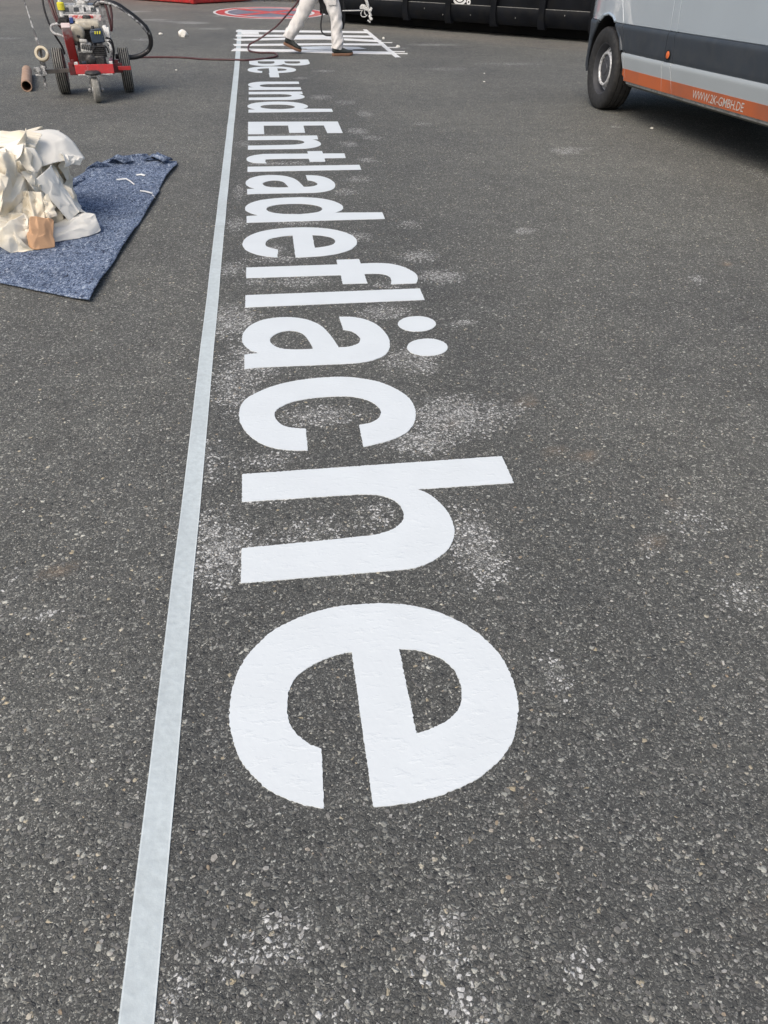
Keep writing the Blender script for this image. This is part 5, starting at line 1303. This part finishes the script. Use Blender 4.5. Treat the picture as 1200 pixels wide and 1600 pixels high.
CX, CY = -1.52, 4.62
def crumple(name, w_, h_, mat, M4, seed, creases=9, amp=.5, curl=(0, 0), n=6, label=None, group=None, fine=.2, twist=0, skew=.2, pleat=0):
    """a sheet of stiff paper: a few flat facets between sharp folds, rolled by curl (radians), placed by M4"""
    rg = random.Random(seed)
    qs = [Vector((sx*.5+rg.uniform(-skew, skew), sy*.5+rg.uniform(-skew, skew))) for sx, sy in ((-1, -1), (1, -1), (1, 1), (-1, 1))]
    cr = [(lambda a: (math.cos(a), math.sin(a), rg.uniform(-.3, .3), (-1)**k*amp*rg.uniform(.4, 1)))(rg.random()*math.pi) for k in range(creases)]
    vs = []
    for j in range(n+1):
        for i in range(n+1):
            a = min(1, max(0, i/n+(rg.uniform(-.36, .36)/n if 0 < i < n else 0))); b2 = min(1, max(0, j/n+(rg.uniform(-.36, .36)/n if 0 < j < n else 0)))
            q = qs[0]*(1-a)*(1-b2)+qs[1]*a*(1-b2)+qs[2]*a*b2+qs[3]*(1-a)*b2
            uu, vv = q.x, q.y
            z = 0
            for ca, sa, o_, am in cr: z += am*max(0, ca*uu+sa*vv-o_)*.8
            z += fine*rg.uniform(-.5, .5)*.36
            if pleat: z += pleat*(abs(((uu*2.6+.35*vv+seed*.37) % 1)-.5)-.25)
            x, y, z = uu*w_, vv*h_, z*min(w_, h_)
            if abs(curl[0]) > .01:
                r = w_/curl[0]; an = x/r; x, z = (r-z)*math.sin(an), r-(r-z)*math.cos(an)
            if abs(curl[1]) > .01:
                r = h_/curl[1]; an = y/r; y, z = (r-z)*math.sin(an), r-(r-z)*math.cos(an)
            vs.append(Vector((x, y, z)))
    mid = sum(vs, Vector())/len(vs)
    c = M4.translation.copy(); Rm = M4.to_3x3()
    vs = [Rm @ (p-mid) for p in vs]
    for p in vs:
        if p.z+c.z < .016: p.z = .016-c.z+rg.random()*.006
        if p.z+c.z > .43: p.z = .43-c.z+(p.z+c.z-.43)*.5
        ox, oy = p.x+c.x-CX, p.y+c.y-CY
        q_ = math.hypot(ox, oy); lim = .60-.25*(p.z+c.z)
        if q_ > lim: f = (lim+(q_-lim)*.5)/q_; p.x, p.y = ox*f+CX-c.x, oy*f+CY-c.y
    W = n+1; fs = []
    for j in range(n):
        for i in range(n):
            q = (j*W+i, j*W+i+1, (j+1)*W+i+1, (j+1)*W+i)
            fs += [(q[0], q[1], q[2]), (q[0], q[2], q[3])] if rg.random() < .5 else [(q[0], q[1], q[3]), (q[1], q[2], q[3])]
    m = MB(); m.add(vs, fs)
    o = m.build(name, [mat], None, angle=0)
    me = o.data; me.polygons.foreach_set('use_smooth', [True]*len(me.polygons))
    at = me.attributes.new('crease_edge', 'FLOAT', 'EDGE'); at.data.foreach_set('value', [rg.choice((0, 0, .35, .6, .9)) for _ in me.edges])
    o.location = c
    s = o.modifiers.new('sub', 'SUBSURF'); s.levels = 3; s.render_levels = 3
    s = o.modifiers.new('t', 'SOLIDIFY'); s.thickness = .0012
    return tag(o, label, 'paper', group)
def frame(pos, nrm, spin):
    n = Vector(nrm).normalized(); x = Vector((0, 0, 1)).cross(n)
    if x.length < .1: x = Vector((1, 0, 0))
    x.normalize(); y = n.cross(x)
    Rm = Matrix((x, y, n)).transposed() @ Matrix.Rotation(spin, 3, 'Z')
    return Matrix.Translation(Vector(pos)) @ Rm.to_4x4()
GP = 'crumpled masking papers heaped on the blue blanket'
def dome():
    N, K = 40, 96
    rings = []
    for j in range(N+1):
        t = j/N; el_ = t*math.pi/2*.985
        ring = []
        for k in range(K):
            a = 2*math.pi*k/K
            d = Vector((math.cos(a)*math.cos(el_), math.sin(a)*math.cos(el_), math.sin(el_)))
            v1 = noise.voronoi(d*3.1+Vector((4, 2, 7)))[0]; v2 = noise.voronoi(d*7.5)[0]
            f = 1+.30*(v1[1]-v1[0])-.10+.10*(v2[1]-v2[0])
            rr_ = .36*math.cos(el_)**.7*f
            ring.append(Vector((rr_*math.cos(a), rr_*math.sin(a), .014+.36*math.sin(el_)*f)))
        rings.append(ring)
    m = MB(); m.loft(rings)
    o = m.build('crumpled_paper', [M_PAPER], None, angle=22); o.location = (CX, CY, 0)
    tag(o, 'big crumpled cream masking paper at the core of the heap, showing in the gaps', 'paper', GP)
dome()
# the heap's own spots seen from the letters, each with its sheet: azimuth, elevation (degrees), width, height
SPOTS = [
 (-95, 8, .22, .18, 'low crumpled cream paper at the left foot of the heap front'),
 (-72, 10, .20, .16, 'low crumpled cream paper at the middle foot of the heap front'),
 (-48, 10, .18, .16, 'crumpled cream paper low on the heap behind the brown paper piece'),
 (-25, 9, .20, .15, 'low crumpled paper at the right foot of the heap, above the half rolled sheet'),
 (0, 10, .22, .18, 'low crumpled paper at the right back foot of the heap'),
 (-105, 30, .24, .22, 'crumpled paper halfway up the heap at the left edge of the picture'),
 (-80, 30, .20, .26, 'crumpled cream paper halfway up the heap front, left of the middle'),
 (-58, 28, .18, .22, 'crumpled cream paper halfway up the heap front, right of the middle'),
 (-35, 30, .18, .24, 'crumpled paper halfway up the right flank of the heap'),
 (-10, 28, .20, .22, 'crumpled paper halfway up the far right flank of the heap'),
 (18, 25, .22, .22, 'crumpled paper halfway up the back of the heap, facing the blanket tip'),
 (-92, 52, .24, .22, 'crumpled cream paper on the upper heap front at the left'),
 (-62, 50, .20, .20, 'crumpled cream paper on the upper heap front at the right'),
 (-30, 50, .20, .22, 'crumpled cream paper on the upper right flank under the smooth sheet'),
 (5, 50, .22, .22, 'crumpled cream paper on the upper right back of the heap'),
 (-120, 72, .26, .22, 'crumpled pale paper near the top of the heap at the left'),
 (-50, 74, .24, .22, 'crumpled pale paper near the top of the heap at the right'),
 (-150, 20, .26, .24, 'crumpled paper low on the left side of the heap, outside the picture'),
 (-150, 50, .26, .24, 'crumpled paper high on the left side of the heap, outside the picture'),
 (60, 30, .28, .26, 'crumpled paper on the back of the heap'),
]
rg = random.Random(11)
for k, (az, el_, w_, h_, lab) in enumerate(SPOTS):
    az, el_ = R(az+rg.uniform(-5, 5)), R(el_)
    ce = math.cos(el_)
    pos = (CX+.40*ce**.75*math.cos(az), CY+.40*ce**.75*math.sin(az), .035+.385*math.sin(el_))
    nrm = (ce*math.cos(az)+rg.gauss(0, .25), ce*math.sin(az)+rg.gauss(0, .25), math.sin(el_)+.1+rg.gauss(0, .2))
    crumple('crumpled_paper', w_*1.15, h_*1.15, M_PAPER if k % 4 else M_PSMOOTH, frame(pos, nrm, rg.uniform(-.8, .8)), 100+k, creases=rg.randint(5, 8), amp=rg.uniform(.5, 1.1), curl=(rg.uniform(-1.5, -.2), rg.uniform(-.8, .1)), n=rg.choice((5, 6, 7)), label=lab, group=GP, fine=rg.uniform(.7, 1.1), pleat=rg.choice((0, .5, .8)))
SHEETS = [
 (.32, .24, M_PSMOOTH, (-1.205, 4.60, .415), (.42, -.50, .75), .15, 1, 2, .22, (-1.1, -.5), .06, 'smooth white sheet bulging at the top right of the paper heap'),
 (.10, .12, M_PSMOOTH, (-1.070, 4.60, .345), (.6, -.5, .5), 1.2, 2, 3, .5, (-2.8, 0), .2, 'small rolled white scrap sticking out right under the smooth top sheet'),
 (.28, .15, M_PAPER, (-1.36, 4.52, .480), (.1, -.55, .8), -.1, 3, 4, .5, (-.6, -.5), .3, 'pale sheet lying flat on the very top of the paper heap'),
 (.20, .36, M_PAPER, (-1.345, 4.20, .275), (.15, -.93, .33), .06, 4, 5, .8, (-1.2, -.25), .28, 'long cream sheet draped down the front of the paper heap'),
 (.12, .26, M_PSMOOTH, (-1.115, 4.38, .22), (.62, -.72, .35), .25, 5, 3, .9, (-1.2, -.2), .2, 'folded white triangular sheet on the right side of the paper heap'),
 (.13, .20, M_PAPER, (-1.215, 4.19, .17), (.25, -.9, .3), -.12, 6, 4, .9, (-1.2, .2), .3, 'cream sheet folded lengthwise in the middle of the heap front'),
 (.28, .16, M_PSMOOTH, (-1.075, 4.30, .062), (.10, -.35, .9), .25, 7, 3, .45, (-.5, -1.7), .2, 'white half rolled sheet pointing right from the foot of the paper heap'),
 (.32, .14, M_PAPER, (-1.36, 4.12, .13), (.0, -.8, .55), .12, 9, 5, .7, (-.6, -1.2), .35, 'cream sheet lying crosswise near the foot of the heap front'),
 (.16, .15, M_PAPER, (-1.275, 4.085, .065), (.1, -.9, .35), .7, 10, 7, 1.1, (-.8, -.6), .5, 'crumpled cream scrap left of the brown paper piece'),
 (.11, .09, M_PAPER, (-1.315, 4.055, .035), (-.1, -.8, .5), .3, 12, 8, 1.2, (.3, -.4), .6, 'small crumpled cream scrap lowest at the heap front'),
 (.10, .11, M_PAPER, (-1.20, 4.34, .29), (.4, -.8, .4), .3, 13, 7, 1.2, (-.5, -.6), .6, 'small crumpled scrap between the draped sheet and the triangular one'),
 (.08, .11, M_PAPER, (-1.165, 4.20, .19), (.4, -.9, .2), .1, 14, 7, 1.2, (-.5, -.6), .6, 'small torn cream scrap above the brown paper piece'),
 (.18, .22, M_PAPER, (-1.43, 4.16, .30), (-.1, -.9, .4), -.3, 15, 5, .8, (-1.0, -.5), .4, 'cream sheet left of the long draped one, cut by the picture edge'),
]
for w_, h_, mt_, pos, nrm, spin, seed, cre, amp, curl, fine, lab in SHEETS:
    crumple('crumpled_paper', w_, h_, mt_, frame(pos, nrm, spin), seed, creases=cre, amp=amp, curl=curl, n=7 if fine > .1 else 5, fine=fine*1.6, label=lab, group=GP, skew=.16, pleat=.55 if 'draped' in lab or 'lengthwise' in lab or 'crosswise' in lab else 0)
crumple('brown_paper', .125, .160, M_KRAFT, frame((-1.175, 4.085, .085), (.30, -.90, .32), -.30), 21, creases=3, amp=.7, curl=(-1.4, -.6), n=5, fine=.5, skew=.20, label='brown kraft paper piece at the lower front of the paper heap')

# white paint skins on the blanket
for i, (pts, w_, lab) in enumerate((
    ([(-.905, 5.62, .02), (-.87, 5.63, .022), (-.84, 5.60, .02)], .017, 'white paint scrap lying flat near the far tip of the blanket'),
    ([(-1.02, 5.50, .02), (-.955, 5.50, .024), (-.92, 5.44, .022), (-.885, 5.36, .02)], .0065, 'curved white paint strip left on the far half of the blanket'),
    ([(-.83, 5.20, .02), (-.79, 5.17, .022), (-.745, 5.13, .02)], .008, 'straight white paint strip near the right edge of the blanket'),
    ([(-.742, 5.09, .02), (-.73, 5.06, .021), (-.722, 5.02, .018)], .006, 'short white paint strip closest to the right edge of the blanket'))):
    shred('paint_scrap', pts, w_, M_SHRED, lab, 'paint scrap', 'paint scraps on the blanket')

# ------------------------------------------------------------------ litter on the yard
def litter(name, loc, s, mat, label, seed, flat=.5, group=None):
    rg = random.Random(seed); bm = bmesh.new(); bmesh.ops.create_icosphere(bm, subdivisions=2, radius=s)
    for v in bm.verts:
        k = 1+.7*noise.noise(v.co*(2.2/s)+Vector((seed, 0, 0)))
        v.co = Vector((v.co.x*k, v.co.y*k*.8, max(v.co.z*k*flat, -s*flat*.6)+s*flat*.6))
    me = bpy.data.meshes.new(name); bm.to_mesh(me); bm.free()
    o = link(name, me, mat, angle=25); o.location = (*loc, 0)
    return tag(o, label, 'litter', group)
litter('paper_scrap', (-1.286, 15.384), .075, M_PSMOOTH, 'white crumpled paper scrap on the asphalt behind the black hose loop', 3, .9)
litter('paper_scrap', (-1.704, 15.82), .035, M_PSMOOTH, 'tiny white scrap left of the crumpled one behind the hose loop', 4)
litter('paper_scrap', (2.18, 15.14), .022, M_PSMOOTH, 'small white curled scrap beside the right border of the masked field', 6, .9)
litter('paper_scrap', (2.225, 13.80), .028, M_PSMOOTH, 'small white scrap at the end of a tape tail', 7, .9)
litter('white_pebble', (-1.07, 11.14), .014, M_PSMOOTH, 'tiny white pebble between the machine and the tape line', 8)
litter('white_pebble', (2.70, 10.05), .013, M_PSMOOTH, 'tiny white pebble on the asphalt midway to the van', 9)
litter('white_pebble', (2.89, 10.79), .010, M_PSMOOTH, 'smallest white pebble farther up towards the container', 10)
litter('white_pebble', (3.54, 7.11), .016, M_PSMOOTH, 'white pebble in the shade under the van sill', 11)
